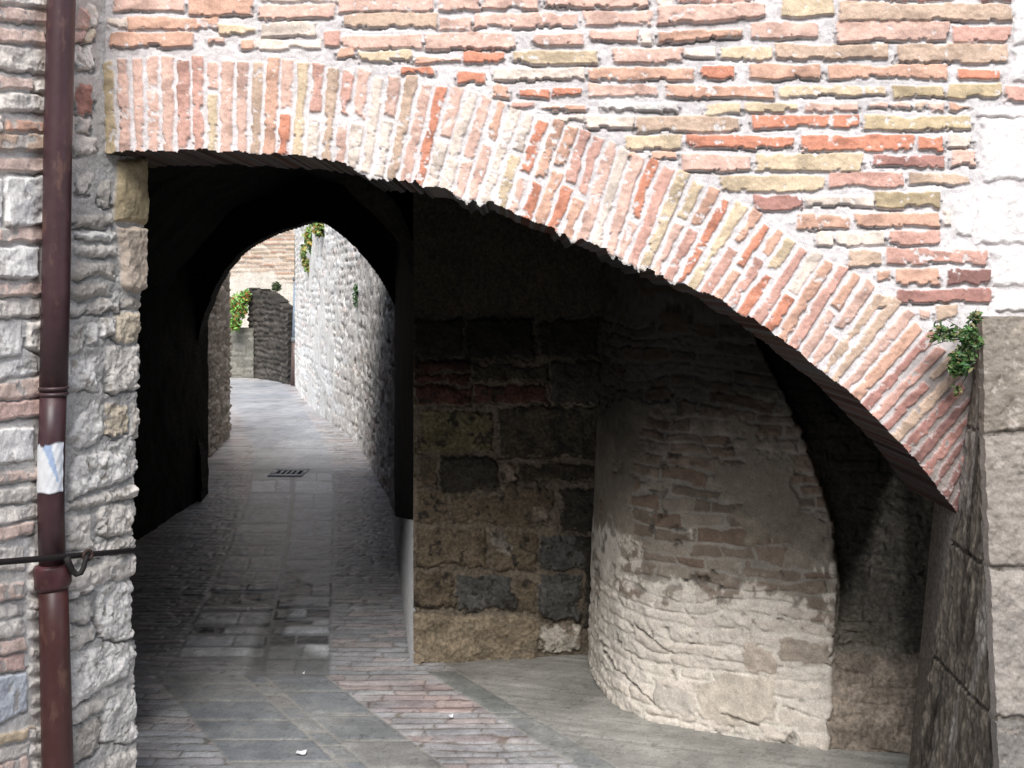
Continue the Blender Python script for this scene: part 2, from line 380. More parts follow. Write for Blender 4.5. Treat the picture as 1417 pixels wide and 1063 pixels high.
# the opening: ragged edge with crumbling mortar lumps
yint = np.interp(S.px, A[:, 0], A[:, 1])
stepn = vn(S.px/pitch*.9, S.px*0+.5, 8)*3.2+vn(S.px/5, S.px*0, 9)*1.6
lump = (ss(462, 478, S.px)*ss(620, 560, S.px)*9+ss(622, 640, S.px)*ss(705, 680, S.px)*12+ss(750, 768, S.px)*ss(805, 790, S.px)*13+ss(825, 850, S.px)*ss(950, 925, S.px)*15+ss(1000, 1010, S.px)*ss(1050, 1040, S.px)*6)*(.5+.8*vn(S.px/9, S.px*0+.3, 10)+.25*vn(S.px/3, S.px*0+.6, 12))
edge = yint+stepn+lump
S.mask = (S.py < edge) & ~((S.px > 1325) & (S.py > 752))
S.mask &= ~((S.px < 145) & (S.py > 216+2*vn(S.px, S.py*0, 3)))
nearedge = ss(14, 0, edge-S.py)*ss(2, 10, lump)
S.C = S.C*(1-.85*nearedge[..., None])+np.array((.24, .225, .20))*(.85*nearedge[..., None])*(1+1.1*fbm(S.U*60, S.V*60, 2))[..., None]
S.H += nearedge*(.012+.012*fbm(S.U*45, S.V*45, 4))
arch = thing('arch_wall', 'tall front wall of pink and ochre brick courses over the wide sloping brick arch', 'wall', (-1.1, YW, 0))
regs = {0: ('brickwork', M_BRICK, arch, 'coursed pink, orange and ochre brick with pale mortar'), 1: ('arch_ring', M_BRICK, arch, 'ring of upright bricks falling to the right')}
for i in range(len(WSTONES)): regs[2+i] = ('quoin', M_LIME, arch, 'whitewashed limestone block')
S.build('x', None, None, extrude=(0, .34, 0), regions=regs, under=.16)  # underside of the arch darkened in colour to stand in for shade

# ------------------------------------------------------------------ left: coursed wall, pier
DX, DY = .3004, .9538                      # run of this wall in plan
L0 = (-1.117, 2.75)
tA = -2.2
def tpx(x):                                # distance along the wall where column x meets it
    g = (x-CX)/F
    return (g*L0[1]-L0[0])/(DX-g*DY)
LW = '''-60 68 -30 0 -20 10 w;-60 66 3 24 15 32 p;-60 62 33 53 44 61 p;-60 66 56 89 70 102 w;-60 47 100 121 111 126 p;48 70 112 126 112 130 w;-60 66 125 153 132 154 w;6 62 161 181 169 183 o;-60 2 160 182 160 181 w;-60 64 184 208 186 209 b;-60 62 217 236 220 238 p;-60 1 245 302 245 302 W;4 62 246 314 242 312 W;-60 62 316 334 313 335 p;-60 50 341 385 341 383 W;-60 60 396 414 390 408 p;-60 52 419 440 412 437 w;-60 29 446 502 446 490 W;36 60 446 480 446 492 w;-60 52 508 534 496 517 W;-60 60 541 559 522 547 p;-60 60 564 586 550 575 q;-60 44 598 654 590 634 W;-60 52 664 682 645 662 p;-60 58 688 708 672 691 w;-60 58 712 733 697 716 w;-60 44 736 758 722 740 p;-60 33 764 797 756 786 w;-60 33 817 839 803 825 p;-60 33 843 863 832 849 w;-60 33 868 888 855 876 w;-60 34 894 918 881 899 p;-60 34 921 941 903 925 q;-60 35 946 1024 930 982 u;-60 46 1030 1048 1005 1018 y;-60 40 1054 1072 1024 1042 w;-60 38 1078 1100 1046 1072 p'''
LC = dict(BC); LC['u'] = (.62, .66, .71); LC['W'] = (.85, .83, .80); LC['w'] = (.80, .745, .68); LC['p'] = (.74, .575, .50); LC['q'] = (.70, .50, .44); LC['g'] = (.58, .54, .49); LC['h'] = (.74, .70, .65); LC['t'] = (.70, .61, .48)
us = np.concatenate([np.arange(tA, tpx(-70), .011), np.arange(tpx(-70), tpx(80), .0022)])
zs = np.concatenate([np.arange(3.2, 2.42, -.02), np.arange(2.4, .1, -.0028), np.arange(.1, -.06, -.02)])
P = plane_grid((L0[0], L0[1], 0), (DX, DY, 0), (0, 0, 1), us, zs)
P[..., 2] += 0
S = Surf(P)
if S.N[0, 0, 0] < 0: S = Surf(P, flip=True)
nx, ny = S.N[0, 0, 0], S.N[0, 0, 1]
S.mortar((.74, .71, .67), amp=.003)
o_ = (S.px < -62).astype(float)
def lw_cols(r1, r2):
    arr = np.array([LC[c] for c in 'pwWpwqwW']); return arr[(r1*7.99).astype(int)]
S.courses(.075, .3, lw_cols, where=o_, seed=5, h=.012)
for ln in LW.split(';'):
    a = ln.split(); x0, x1, t0, b0, t1, b1 = map(float, a[:6]); c = a[6]
    g = lambda: rnd.uniform(-1.2, 1.2)
    xm = (x0+x1)/2
    big = (b0-t0) > 35
    S.stone([(x0, t0+g()), (xm, (t0+t1)/2+g()), (x1+g(), t1+g()), (x1+g(), b1+g()), (xm, (b0+b1)/2+g()), (x0, b0+g())], LC[c], h=rnd.uniform(.005, .011), bev=3, rough=.0036 if big or c in 'Ww' else .0018, rs=18 if big else 30, var=.16, wob=1.1, blotch=((.5, .47, .44), rnd.choice([0, .1, .25])), tilt=.006, under=.006)
for i in range(14):
    y = 755+i*23+rnd.uniform(-4, 4)
    S.stone(jrect(40+rnd.uniform(-3, 3), y, 58, y+rnd.uniform(9, 17)), LC[rnd.choice('hwh')], h=.008, bev=4, rough=.003)
cw = thing('coursed_wall', 'weathered side wall of alternating pink brick courses and pale limestone behind the drainpipe', 'wall', (L0[0]-.3, 2.2, 0))
S.build('masonry', M_LIME, cw, extrude=(-nx*.42, -ny*.42, 0))

PIER = [(104, 8, 120, 40, 'q'), (121, 6, 133, 38, 'h'), (102, 43, 118, 60, 'q'), (119, 43, 132, 59, 't'), (100, 64, 129, 98, 'W'), (106, 116, 126, 160, 'm'), (106, 164, 124, 184, 'h'), (104, 190, 134, 212, 'h'), (106, 240, 128, 268, 'h'), (138, 250, 152, 286, 'g'),
        (103, 298, 156, 315, 'g'), (105, 321, 160, 332, 'W'), (100, 339, 162, 355, 'h'), (98, 362, 158, 384, 'g'), (96, 393, 156, 412, 'g'), (122, 416, 166, 434, 'h'), (168, 409, 196, 429, 'g'), (92, 421, 120, 436, 'h'),
        (122, 449, 137, 478, 'W'), (141, 437, 160, 466, 'W'), (161, 434, 196, 473, 't'), (96, 450, 114, 487, 'h'), (92, 496, 135, 539, 'W'), (146, 482, 194, 542, 'h'), (146, 560, 177, 602, 't'),
        (92, 712, 128, 760, 'h'), (135, 698, 184, 742, 'h'), (96, 832, 127, 862, 'h'), (133, 806, 186, 885, 'W'), (142, 950, 192, 1026, 'W'), (180, 562, 196, 610, 'g')]
PIERP = [([(94, 604), (112, 570), (134, 553), (143, 598), (130, 616), (108, 624)], 'W'), ([(93, 655), (110, 632), (150, 622), (186, 640), (184, 660), (120, 682), (96, 692)], 'W'),
         ([(90, 696), (192, 668), (192, 688), (90, 708)], 'h'), ([(90, 768), (192, 736), (192, 756), (90, 786)], 'h'), ([(94, 794), (190, 766), (190, 798), (94, 818)], 'h'), ([(94, 822), (132, 804), (132, 817), (94, 830)], 'h'),
         ([(96, 870), (130, 862), (130, 886), (96, 902)], 'h'), ([(96, 914), (150, 888), (180, 890), (193, 908), (178, 932), (130, 958), (97, 980)], 'W'), ([(97, 984), (143, 960), (143, 982), (97, 1006)], 'h'),
         ([(97, 1014), (139, 990), (139, 1030), (97, 1064)], 'g'), ([(97, 1072), (192, 1030), (192, 1080), (97, 1110)], 'h'), ([(97, 1112), (192, 1085), (192, 1150), (97, 1160)], 'W')]
us = np.arange(tpx(76), tpx(212), .0022)
zs = np.concatenate([np.arange(3.2, 2.42, -.02), np.arange(2.4, .1, -.0028), np.arange(.1, -.06, -.02)])
P = plane_grid((L0[0]+nx*.012, L0[1]+ny*.012, 0), (DX, DY, 0), (0, 0, 1), us, zs)
S = Surf(P, flip=(S.flip))
S.mortar((.56, .54, .51), amp=.005, var=.25)
for x0, y0, x1, y1, c in PIER:
    S.stone(jrect(x0, y0, x1, y1, 2), LC[c], h=rnd.uniform(.006, .013), bev=6, rough=.0055, rs=24, var=.2, wob=1.5, blotch=((.40, .36, .31), rnd.choice([-.1, .05, .15])), bsc=34, tilt=.006, under=.010, chip=3.)
for pl, c in PIERP:
    S.stone(pl, LC[c], h=rnd.uniform(.007, .014), bev=8, rough=.006, rs=22, var=.2, wob=1.3, blotch=((.40, .36, .31), rnd.choice([-.1, .05, .15])), bsc=34, tilt=.008, under=.012, chip=3.)
S.stone([(160, 222), (202, 218), (201, 310), (158, 307)], (.44, .36, .23), h=.02, bev=6, rough=.005, rs=14, var=.25, reg=1)
S.stone([(163, 316), (200, 314), (200, 400), (184, 404), (166, 398)], (.54, .45, .37), h=.02, bev=6, rough=.004, rs=25, var=.15, reg=2)
# broken, pitted relief of the rubble faces (stronger toward the bottom corner)
S.H -= .006*ss(.12, .4, np.abs(fbm(S.U*30, S.V*34, 12, 5)))*ss(2.2, .8, S.V)
pe = poly_at([(200, -400), (200, 212), (202, 240), (199, 312), (197, 400), (194, 450), (192, 540), (190, 620), (187, 700), (185, 770), (182, 810), (184, 860), (189, 905), (186, 940), (189, 985), (188, 1040), (186, 1063), (186, 1700)], S.py, 1) if False else np.interp(S.py, [-400, 212, 240, 312, 400, 450, 540, 620, 700, 770, 810, 860, 905, 940, 985, 1040, 1063, 1700], [200, 200, 202, 199, 197, 194, 192, 190, 187, 185, 182, 184, 189, 186, 189, 188, 186, 186])
S.mask = S.px < pe+2.2*vn(S.V*22, S.V*0, 4)+1.2*vn(S.V*90, S.V*0, 6)
pier = thing('stone_pier', 'rough pier of broken white limestone rubble carrying the high end of the brick arch', 'pier', (-1.1, 2.85, 0))
S.build('x', None, None, extrude=(-nx*.42, -ny*.42, 0), regions={0: ('rubble', M_LIME, pier, None), 1: ('corner_block', M_LIME, pier, 'streaked ochre block right under the arch'), 2: ('corner_block', M_LIME, pier, 'pale pinkish upright block')})

# ------------------------------------------------------------------ drainpipe
YP = 2.53
def pp(x, y, Y=YP): return wp(x, y, Y)
dp = thing('drainpipe', 'maroon painted drainpipe with a torn white sticker running up the left wall', 'drainpipe', pp(76, 1200)[:2]+(0,))
def pipe_part(name, pts, rad, col, lab=None):
    m = MB()
    m.tube(pts, rad, 28, col); o = m.build(name, M_PAINT, dp)
    if lab: o['label'] = lab
    return o
MAR = (.058, .028, .033); MAR2 = (.068, .026, .024)
pipe_part('pipe_section', [pp(93, -420), pp(85, 0), pp(80, 200), pp(77.5, 400), pp(74, 541)], .0335, MAR)
pipe_part('pipe_section', [pp(74, 541), pp(71.5, 620), pp(70.5, 700), pp(72.5, 788)], .0315, MAR)
pipe_part('pipe_section', [pp(73, 782), pp(76, 900), pp(80, 1063), pp(82, 1272)], [.0345, .0355, .037, .037], MAR2, 'lower cast iron length with rusty red paint')
m = MB()
for yy in (537, 545): m.tube([pp(74.2, yy-2.5), pp(74.2, yy), pp(74.2, yy+2.5)], [.0335, .0365, .0335], 28, (.06, .035, .04))
m.build('joint_ring', M_PAINT, dp)
m = MB(); m.tube([pp(72.5, 780), pp(72.5, 784), pp(73.5, 808), pp(74, 814)], [.040, .0445, .0435, .038], 28, (.075, .026, .03)); m.build('collar', M_PAINT, dp)
# torn sticker wrapped round the front of the pipe
m = MB(); nA, nZ = 26, 30; V = []; Cc = []
cxs = lambda y: np.interp(y, [541, 620, 700, 788], [74, 71.5, 70.5, 72.5])
for t in (0, 1):
    for j in range(nZ):
        for i in range(nA):
            a = math.radians(-78+156*i/(nA-1))
            f = j/(nZ-1); top = 614+(4 if 7 < i < 12 else 0)-.16*i+1.2*math.sin(i*.55); bot = 680+1.*math.sin(i*.5)
            y = top+(bot-top)*f; c = pp(cxs(y), y); r = .0320+.0009*(1-t)+.0006*math.sin(i*1.3+j*.7)
            V.append((c[0]+r*math.sin(a), c[1]-r*math.cos(a), c[2]))
            blue = (10+.45*j < i < 16+.25*j) and j < 24
            Cc.append((.38, .48, .66) if blue else ((.66, .70, .76) if i > 21 else (.74, .76, .78)))
Fq = []
for j in range(nZ-1):
    for i in range(nA-1):
        q = j*nA+i; Fq.append((q, q+1, q+nA+1, q+nA)); q2 = q+nA*nZ; Fq.append((q2, q2+nA, q2+nA+1, q2+1))
for j in range(nZ-1):
    for i in (0, nA-1):
        q = j*nA+i; Fq.append((q, q+nA, q+nA+nA*nZ, q+nA*nZ))
for i in range(nA-1):
    for j in (0, nZ-1):
        q = j*nA+i; Fq.append((q, q+1, q+1+nA*nZ, q+nA*nZ))
m.add(V, Fq, Cc); m.build('sticker', M_PAPER, dp)['label'] = 'torn white and pale blue paper sticker'

# ------------------------------------------------------------------ iron tie rod with hook
tr = thing('tie_rod', 'thin black iron rod with a curled hook crossing the drainpipe to the pier corner', 'iron rod', pp(76, 772, 2.47))
IC = (.018, .014, .014)
m = MB(); m.tube([wp(-300, 803, 1.985), wp(-220, 796, 1.99), wp(0, 778, 2.34), wp(60, 773, 2.455), wp(110, 768.5, 2.55), wp(160, 764, 2.74), wp(196, 761, 2.93)], .0075, 12, IC); m.build('rod', M_IRON, tr)
m = MB(); m.tube([wp(92, 771, 2.505), wp(96, 781, 2.51), wp(100, 790, 2.52), wp(106, 795, 2.525), wp(112, 793, 2.53), wp(116, 785, 2.535), wp(118, 776, 2.54), wp(121, 768, 2.545)], [.0085, .008, .0075, .007, .007, .0065, .006, .005], 12, IC); m.build('hook', M_IRON, tr)
m = MB(); m.torus(wp(121.5, 768.5, 2.555), .0115, .0042, (.75, -.6, .1)); o = m.build('ring', M_IRON, tr)
o.data.attributes['Col'].data.foreach_set('color', np.tile(np.array([.05, .03, .025, 1], np.float32), len(o.data.vertices)))

# ------------------------------------------------------------------ right: battered buttress
bt = thing('stone_buttress', 'battered stone buttress with a streaked dark side at the low end of the arch', 'buttress', (1.5, 2.5, 0))
def bedge(z):
    """front left edge of the buttress at height z"""
    return np.interp(z, [0, .474, 1.11, 1.513], [1.075, 1.13, 1.20, 1.25]), np.interp(z, [0, .474, 1.045, 1.513], [2.20, 2.36, 2.55, 2.70])
zs = np.concatenate([np.arange(1.513, .2, -.003), np.arange(.2, -.05, -.02)])
us = np.concatenate([np.arange(0, .24, .003), np.arange(.24, 1.1, .02)])
ex, ey = bedge(zs)
P = np.zeros((len(zs), len(us), 3)); P[..., 0] = ex[:, None]+us[None, :]; P[..., 1] = ey[:, None]; P[..., 2] = zs[:, None]
S = Surf(P)
if S.N[5, 5, 1] > 0: S = Surf(P, flip=True)
S.mortar((.2, .18, .16), amp=.004)
for i, (a, b) in enumerate([(436, 597), (603, 783), (789, 992), (998, 1300)]):
    S.stone([(1350, a), (1440, a+rnd.uniform(-3, 3)), (1600, a), (1900, a), (1900, b), (1600, b), (1440, b+rnd.uniform(-3, 3)), (1350, b)], [(.235, .205, .17), (.27, .24, .21), (.30, .27, .24), (.22, .205, .185)][i], h=.012, bev=4, rough=.005, rs=34, var=.28, wob=1.6, reg=1+i, blotch=((.36, .32, .28), .12), bsc=50)
S.H += .0035*fbm(S.U*70, S.V*110, 3)
S.build('x', None, None, extrude=(0, .03, 0), regions={**{0: ('mortar', M_DARK, bt, None)}, **{1+i: ('stone_block', M_LIME, bt, None) for i in range(4)}})
# streaked side
vs = np.linspace(0, 1, 150)
P = np.zeros((len(zs), len(vs), 3))
bx = np.interp(zs, [0, .245, .59, .97, 1.34, 1.513], [1.105, 1.135, 1.168, 1.208, 1.25, 1.258]); by = np.interp(zs, [0, .245, .59, .97, 1.513], [2.86, 2.85, 2.81, 2.76, 2.76])
P[..., 0] = ex[:, None]*(1-vs)+bx[:, None]*vs; P[..., 1] = ey[:, None]*(1-vs)+by[:, None]*vs; P[..., 2] = zs[:, None]
S = Surf(P)
if S.N[5, 5, 0] > 0: S = Surf(P, flip=True)
S.U = (by-ey)[:, None]*(1-vs)[None]+.03*fbm(S.V*3, S.V*0+vs[None]*2, 4)
r = fbm(S.U*24, S.V*6, 5, 5); r2 = fbm(S.U*80, S.V*45, 8, 4)
jz = np.zeros(S.H.shape)
for yy, Yj in ((600, 2.62), (786, 2.51), (995, 2.40)):
    jz = np.maximum(jz, .7*ss(.009, .002, np.abs(S.V-(EYE-(yy-HY)/F*Yj)+.008*fbm(S.U*14, S.V*0, 3))))
S.H = .005*r+.005*r2+.006*fbm(S.U*16, S.V*14, 3, 4)-.010*jz; r = r*.7; 
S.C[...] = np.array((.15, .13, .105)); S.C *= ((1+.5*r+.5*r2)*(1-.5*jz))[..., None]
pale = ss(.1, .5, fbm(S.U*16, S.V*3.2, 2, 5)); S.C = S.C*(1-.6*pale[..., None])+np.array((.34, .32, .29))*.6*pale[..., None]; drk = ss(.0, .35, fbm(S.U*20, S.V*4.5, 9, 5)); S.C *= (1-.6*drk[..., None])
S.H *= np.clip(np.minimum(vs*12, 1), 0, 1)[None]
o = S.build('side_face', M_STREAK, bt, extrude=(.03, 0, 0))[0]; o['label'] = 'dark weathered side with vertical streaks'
m = MB()
V = []
for z in (0, 1.50):
    e = bedge(z); b2 = (float(np.interp(z, [0, 1.513], [1.13, 1.275])), 3.0)
    V += [(e[0]+.03, e[1]+.02, z), (e[0]+1.1, e[1]+.02, z), (b2[0]+1.1, b2[1], z), (b2[0]+.03, b2[1], z)]
m.add(V, [(3, 2, 1, 0), (4, 5, 6, 7), (0, 1, 5, 4), (1, 2, 6, 5), (2, 3, 7, 6), (3, 0, 4, 7)], (.2, .18, .16)); m.build('core', M_DARK, bt, False)

# ------------------------------------------------------------------ inner wall of big blocks
YB = 4.30
X0, X1 = (572-CX)/F*4.28, .40
us = np.arange(X0, X1+.004, .0042); zs = np.concatenate([np.arange(2.6, 1.5, -.02), np.arange(1.5, -.03, -.0042)])
P = np.zeros((len(zs), len(us), 3)); P[..., 0] = us[None]; P[..., 1] = 4.28+.14*(us[None]-X0); P[..., 2] = zs[:, None]
S = Surf(P)
if S.N[5, 5, 1] > 0: S = Surf(P, flip=True)
S.mortar((.17, .14, .105), amp=.006, var=.25)
TB = {'a': (.13, .115, .068), 'b': (.065, .056, .040), 'c': (.135, .108, .075), 'e': (.05, .045, .037), 'g': (.10, .098, .092), 'f': (.27, .22, .155), 'l': (.25, .20, .16), 'W': (.46, .42, .36), 's': (.08, .04, .03)}
BLK = '''575 500 648 514 s;575 518 650 530 s;652 505 760 530 b;655 534 755 558 s;575 534 650 560 s;762 500 832 560 e;575 440 640 496 b;645 440 740 498 e;745 440 832 496 b;582 568 682 626 a;688 565 832 634 b;579 632 604 672 c;608 632 690 678 e;717 640 832 668 b;698 642 711 662 l;698 668 716 690 c;719 672 770 706 c;776 674 828 738 e;577 680 616 726 c;622 686 732 726 c;735 700 757 724 l;576 733 676 786 c;681 738 742 790 c;746 742 822 788 g;573 790 628 840 c;631 796 712 846 g;716 802 742 846 c;746 794 802 858 g;804 745 824 870 e;572 850 742 922 f;744 864 806 902 W'''
for ln in BLK.split(';'):
    a = ln.split()
    S.stone(jrect(*map(float, a[:4]), 2), TB[a[4]], h=rnd.uniform(.008, .022), bev=5, rough=.0065, rs=22, var=.35, wob=1.5, blotch=((.035, .03, .025) if a[4] not in 'fWl' else (.20, .165, .12), rnd.choice([.1, .25, .4])), bsc=30, under=.008, chip=4.)
S.stone([(682, 740), (708, 742), (700, 766), (684, 760)], (.24, .215, .18), h=.018, bev=4, rough=.005, wob=3., chip=5)
top_shade = ss(560, 470, S.py+14*fbm(S.U*5, S.V*5, 3)+.25*(820-S.px)*0)
S.C *= (1-.78*top_shade)[..., None]  # top of the wall darkened in colour for shade below the vault
bw = thing('block_wall', 'dark stained wall of large squared stone blocks, top shaded by colour, inside the passage', 'wall', (0, 4.3, 0))
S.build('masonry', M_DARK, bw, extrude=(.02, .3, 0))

# ------------------------------------------------------------------ brick niche wall curving toward the viewer
ctrl = [(.335, 4.42), (.322, 4.25), (.35, 4.05), (.40, 3.89), (.50, 3.77), (.638, 3.70), (.87, 3.60), (1.09, 3.53), (1.30, 3.50), (1.62, 3.48)]
cp = np.array(ctrl); cl = np.concatenate([[0], np.cumsum(np.linalg.norm(np.diff(cp, axis=0), axis=1))])
us = np.arange(0, cl[-1], .0042)
bxx = np.interp(us, cl, cp[:, 0]); byy = np.interp(us, cl, cp[:, 1])
ker = np.hanning(41); ker /= ker.sum()
pad = lambda a: np.convolve(np.pad(a, 20, mode='reflect', reflect_type='odd'), ker, 'valid')
bxx, byy = pad(bxx), pad(byy)
zs = np.concatenate([np.arange(2.5, 1.45, -.02), np.arange(1.45, -.03, -.0042)])
P = np.zeros((len(zs), len(us), 3)); P[..., 0] = bxx[None]; P[..., 1] = byy[None]; P[..., 2] = zs[:, None]
P[..., 0] += .05*np.clip(zs[:, None], 0, 1.6); P[..., 1] += .06*np.clip(zs[:, None], 0, 2.2)
P[..., 1] -= .05*ss(.22, .0, zs)[:, None]
qx, qy = proj(P)
EDGE = lambda y: np.interp(y, [300, 480, 560, 640, 720, 830, 900, 1040, 1300], [1020, 1050, 1090, 1126, 1150, 1160, 1152, 1143, 1140])
ret = ss(-3, 9, qx-EDGE(qy)-2.5*vn(P[..., 2]*14, P[..., 2]*0, 3))
P[..., 1] += .045*ret*ss(.22, .34, P[..., 2])+.012*ret
S = Surf(P)
if S.N[200, 60, 1] > 0: S = Surf(P, flip=True)
S.mortar((.40, .365, .31), amp=.005, var=.22)
NB = np.array([(.29, .235, .185), (.32, .25, .195), (.35, .30, .24), (.24, .195, .15), (.38, .33, .265), (.27, .20, .15)])
S.courses(.050, .155, lambda r1, r2: NB[(r1*5.99).astype(int)], h=.006, gap=.006, bev=.008, seed=9, rough=.0045, rs=40, wob=.75, jit=.6)
# thick lime plaster left in patches with its own ragged outline
tex = fbm(S.U*7, S.V*7, 13, 6); fine_ = fbm(S.U*34, S.V*34, 5, 5)
body = ss(70, -60, sdpoly(S.px, S.py, [(985, 640), (1010, 560), (1085, 575), (1150, 700), (1160, 800), (1090, 775), (1010, 770)]))
strip = ss(30, -20, sdpoly(S.px, S.py, [(800, 560), (905, 560), (880, 700), (862, 800), (800, 800)]))
pl = ss(.0, .05, .55*tex+.10*fine_+.62*np.maximum(body, strip)-.40)
S.H = S.H*(1-pl)+(.009+.004*tex+.002*fine_)*pl
S.C = S.C*(1-pl[..., None])+np.array((.32, .28, .22))*pl[..., None]*(1+.30*tex+.30*fine_)[..., None]
# flaking limewash at the wall foot, also paled to stand in for falling light
lw = (.45*ss(.0, .08, .75*tex+.45*fine_+1.5*ss(.95, .12, S.V)-.85)+.55*ss(-.3, .3, .75*tex+.45*fine_+1.5*ss(.95, .12, S.V)-.85))
S.C = S.C*(1-.60*lw[..., None])+np.array((.88, .82, .73))*.60*lw[..., None]*(1+.10*fine_)[..., None]
# crumbled joints and missing bricks
pit = ss(.30, .42, fbm(S.U*12, S.V*20, 2, 5))*ss(.004, -.002, S.H); S.H -= .012*pit; S.C *= (1-.6*pit)[..., None]
for pg, c in [([(968, 950), (1010, 932), (1072, 938), (1074, 996), (1000, 1006), (968, 990)], (.56, .50, .42)), ([(1030, 888), (1072, 900), (1074, 932), (1034, 926)], (.50, .43, .36)), ([(1080, 880), (1150, 890), (1150, 918), (1080, 912)], (.40, .34, .28)), ([(905, 945), (962, 960), (962, 990), (905, 978)], (.55, .5, .44))]:
    S.stone(pg, c, h=.009, bev=3, rough=.005, rs=26, var=.2, wob=2.)
# cracks and missing joints
for line in [[(828, 880), (850, 925), (880, 950), (905, 975)], [(880, 868), (930, 905)], [(1000, 988), (1050, 1003)]]:
    for (ax, ay), (bx_, by_) in zip(line[:-1], line[1:]):
        d = np.abs(sdpoly(S.wx, S.wy, [(ax, ay), (bx_, by_), (bx_+.1, by_+.1)]))
        w = ss(2.0, .5, d+1.2*fbm(S.U*40, S.V*40, 3)); S.H -= .014*w; S.C *= (1-.55*w)[..., None]
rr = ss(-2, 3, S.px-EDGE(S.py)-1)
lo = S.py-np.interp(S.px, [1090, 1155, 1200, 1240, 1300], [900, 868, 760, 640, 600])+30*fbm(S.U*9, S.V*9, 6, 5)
dark = ss(55, -40, lo+25*fbm(S.U*24, S.V*24, 9, 4)); umb = ss(-14, 14, S.px-1248+10*fbm(S.U*8, S.V*12, 3, 4))*ss(930, 890, S.py)  # upper part of the return darkened in colour as a shadow
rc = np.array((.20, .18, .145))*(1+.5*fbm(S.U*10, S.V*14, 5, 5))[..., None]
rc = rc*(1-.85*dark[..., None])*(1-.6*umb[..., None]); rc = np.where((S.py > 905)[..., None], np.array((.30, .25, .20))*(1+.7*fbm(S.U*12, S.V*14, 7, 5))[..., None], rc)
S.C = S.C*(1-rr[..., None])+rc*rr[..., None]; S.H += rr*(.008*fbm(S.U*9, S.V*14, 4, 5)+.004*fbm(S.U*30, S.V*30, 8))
S.R = np.where(rr > .5, 1, 0)
S.C *= (1-.22*ss(.55, .1, lw)*(1-rr))[..., None]
top_shade = ss(.76, 1.28, S.V+.10*fine_+.14*fbm(S.U*3, S.V*3, 8, 4)+.10*ss(.9, .5, S.U))
S.C *= (1-.86*top_shade)[..., None]  # upper wall darkened in colour for the shade under the arch
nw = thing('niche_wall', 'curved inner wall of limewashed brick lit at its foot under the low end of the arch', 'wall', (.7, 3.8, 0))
S.build('x', None, None, extrude=(.05, .22, 0), regions={0: ('brickwork', M_LIME, nw, None), 1: ('plaster_panel', M_DARK, nw, 'low end return with shadow painted into its colour')})

# ------------------------------------------------------------------ the vaulted passage behind the arch
vp = thing('vaulted_passage', 'vaulted passage, blackened in colour for shade, leading to a pointed arch and the bright lane', 'passage', (-1.2, 5., 0))
SHADE_COL = np.array((.028, .025, .022))  # near-black base colour stands in for the deep shade of the passage
def shade_sheet(name, P, flip, extrude, amp=.015, col=SHADE_COL, mask=None, lab=None, mat=M_ROUGH):
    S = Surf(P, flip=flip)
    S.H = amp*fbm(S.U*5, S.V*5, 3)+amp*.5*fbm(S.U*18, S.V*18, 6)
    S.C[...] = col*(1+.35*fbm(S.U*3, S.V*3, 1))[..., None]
    if mask is not None: S.mask = mask(S)
    o = S.build(name, mat, vp, extrude=extrude)[0]
    if lab: o['label'] = lab
    return o
# left wall
ysl = np.arange(3.0, 7.75, .03); zs = np.arange(2.5, -.05, -.03)
P = np.zeros((len(zs), len(ysl), 3)); P[..., 0] = -2.42+.02*(ysl[None]-3); P[..., 1] = ysl[None]; P[..., 2] = zs[:, None]
t = Surf(P); shade_sheet('side_wall', P, t.N[0, 0, 0] < 0, (-.3, 0, 0))
# right wall, from the block wall back to the pointed arch
t_ = np.linspace(0, 1, 90)
P = np.zeros((len(zs), len(t_), 3)); P[..., 0] = (X0+.004)+(-.806-X0)*t_[None]; P[..., 1] = 4.36+(6.9-4.36)*t_[None]; P[..., 2] = zs[:, None]
t = Surf(P); shade_sheet('side_wall', P, t.N[0, 0, 0] > 0, (.3, 0, 0), amp=.006)
# front part of the vault
prof = np.array([(-2.45, 1.45), (-2.2, 1.95), (-1.7, 2.22), (-1.1, 2.32), (-.6, 2.30), (0, 2.2), (.4, 2.03), (.8, 1.78), (1.1, 1.5), (1.4, 1.12), (1.62, .75)])
pa = np.linspace(0, len(prof)-1, 140)
vx = np.interp(pa, range(len(prof)), prof[:, 0]); vz = np.interp(pa, range(len(prof)), prof[:, 1])
yv = np.arange(3.04, 4.7, .03)
P = np.zeros((len(yv), len(pa), 3)); P[..., 0] = vx[None]; P[..., 1] = yv[:, None]; P[..., 2] = vz[None]
t = Surf(P, uv=(P[..., 0], P[..., 1]))
def vs_(P, flip):
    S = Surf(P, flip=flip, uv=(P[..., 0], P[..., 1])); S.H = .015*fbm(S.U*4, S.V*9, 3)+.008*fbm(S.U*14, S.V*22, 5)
    S.C[...] = SHADE_COL*1.15*(1+.4*fbm(S.U*3, S.V*8, 1))[..., None]
    return S.build('vault', M_ROUGH, vp, extrude=(0, 0, .15))[0]
vs_(P, t.N[0, 60, 2] > 0)
prof2 = np.array([(-2.5, 1.2), (-2.3, 1.7), (-1.9, 2.15), (-1.4, 2.36), (-.9, 2.2), (-.5, 1.8), (-.25, 1.2)])
pa = np.linspace(0, len(prof2)-1, 80); vx = np.interp(pa, range(len(prof2)), prof2[:, 0]); vz = np.interp(pa, range(len(prof2)), prof2[:, 1])
yv = np.arange(4.5, 7.0, .04)
P = np.zeros((len(yv), len(pa), 3)); P[..., 0] = vx[None]; P[..., 1] = yv[:, None]; P[..., 2] = vz[None]
vs_(P, t.N[0, 60, 2] > 0)
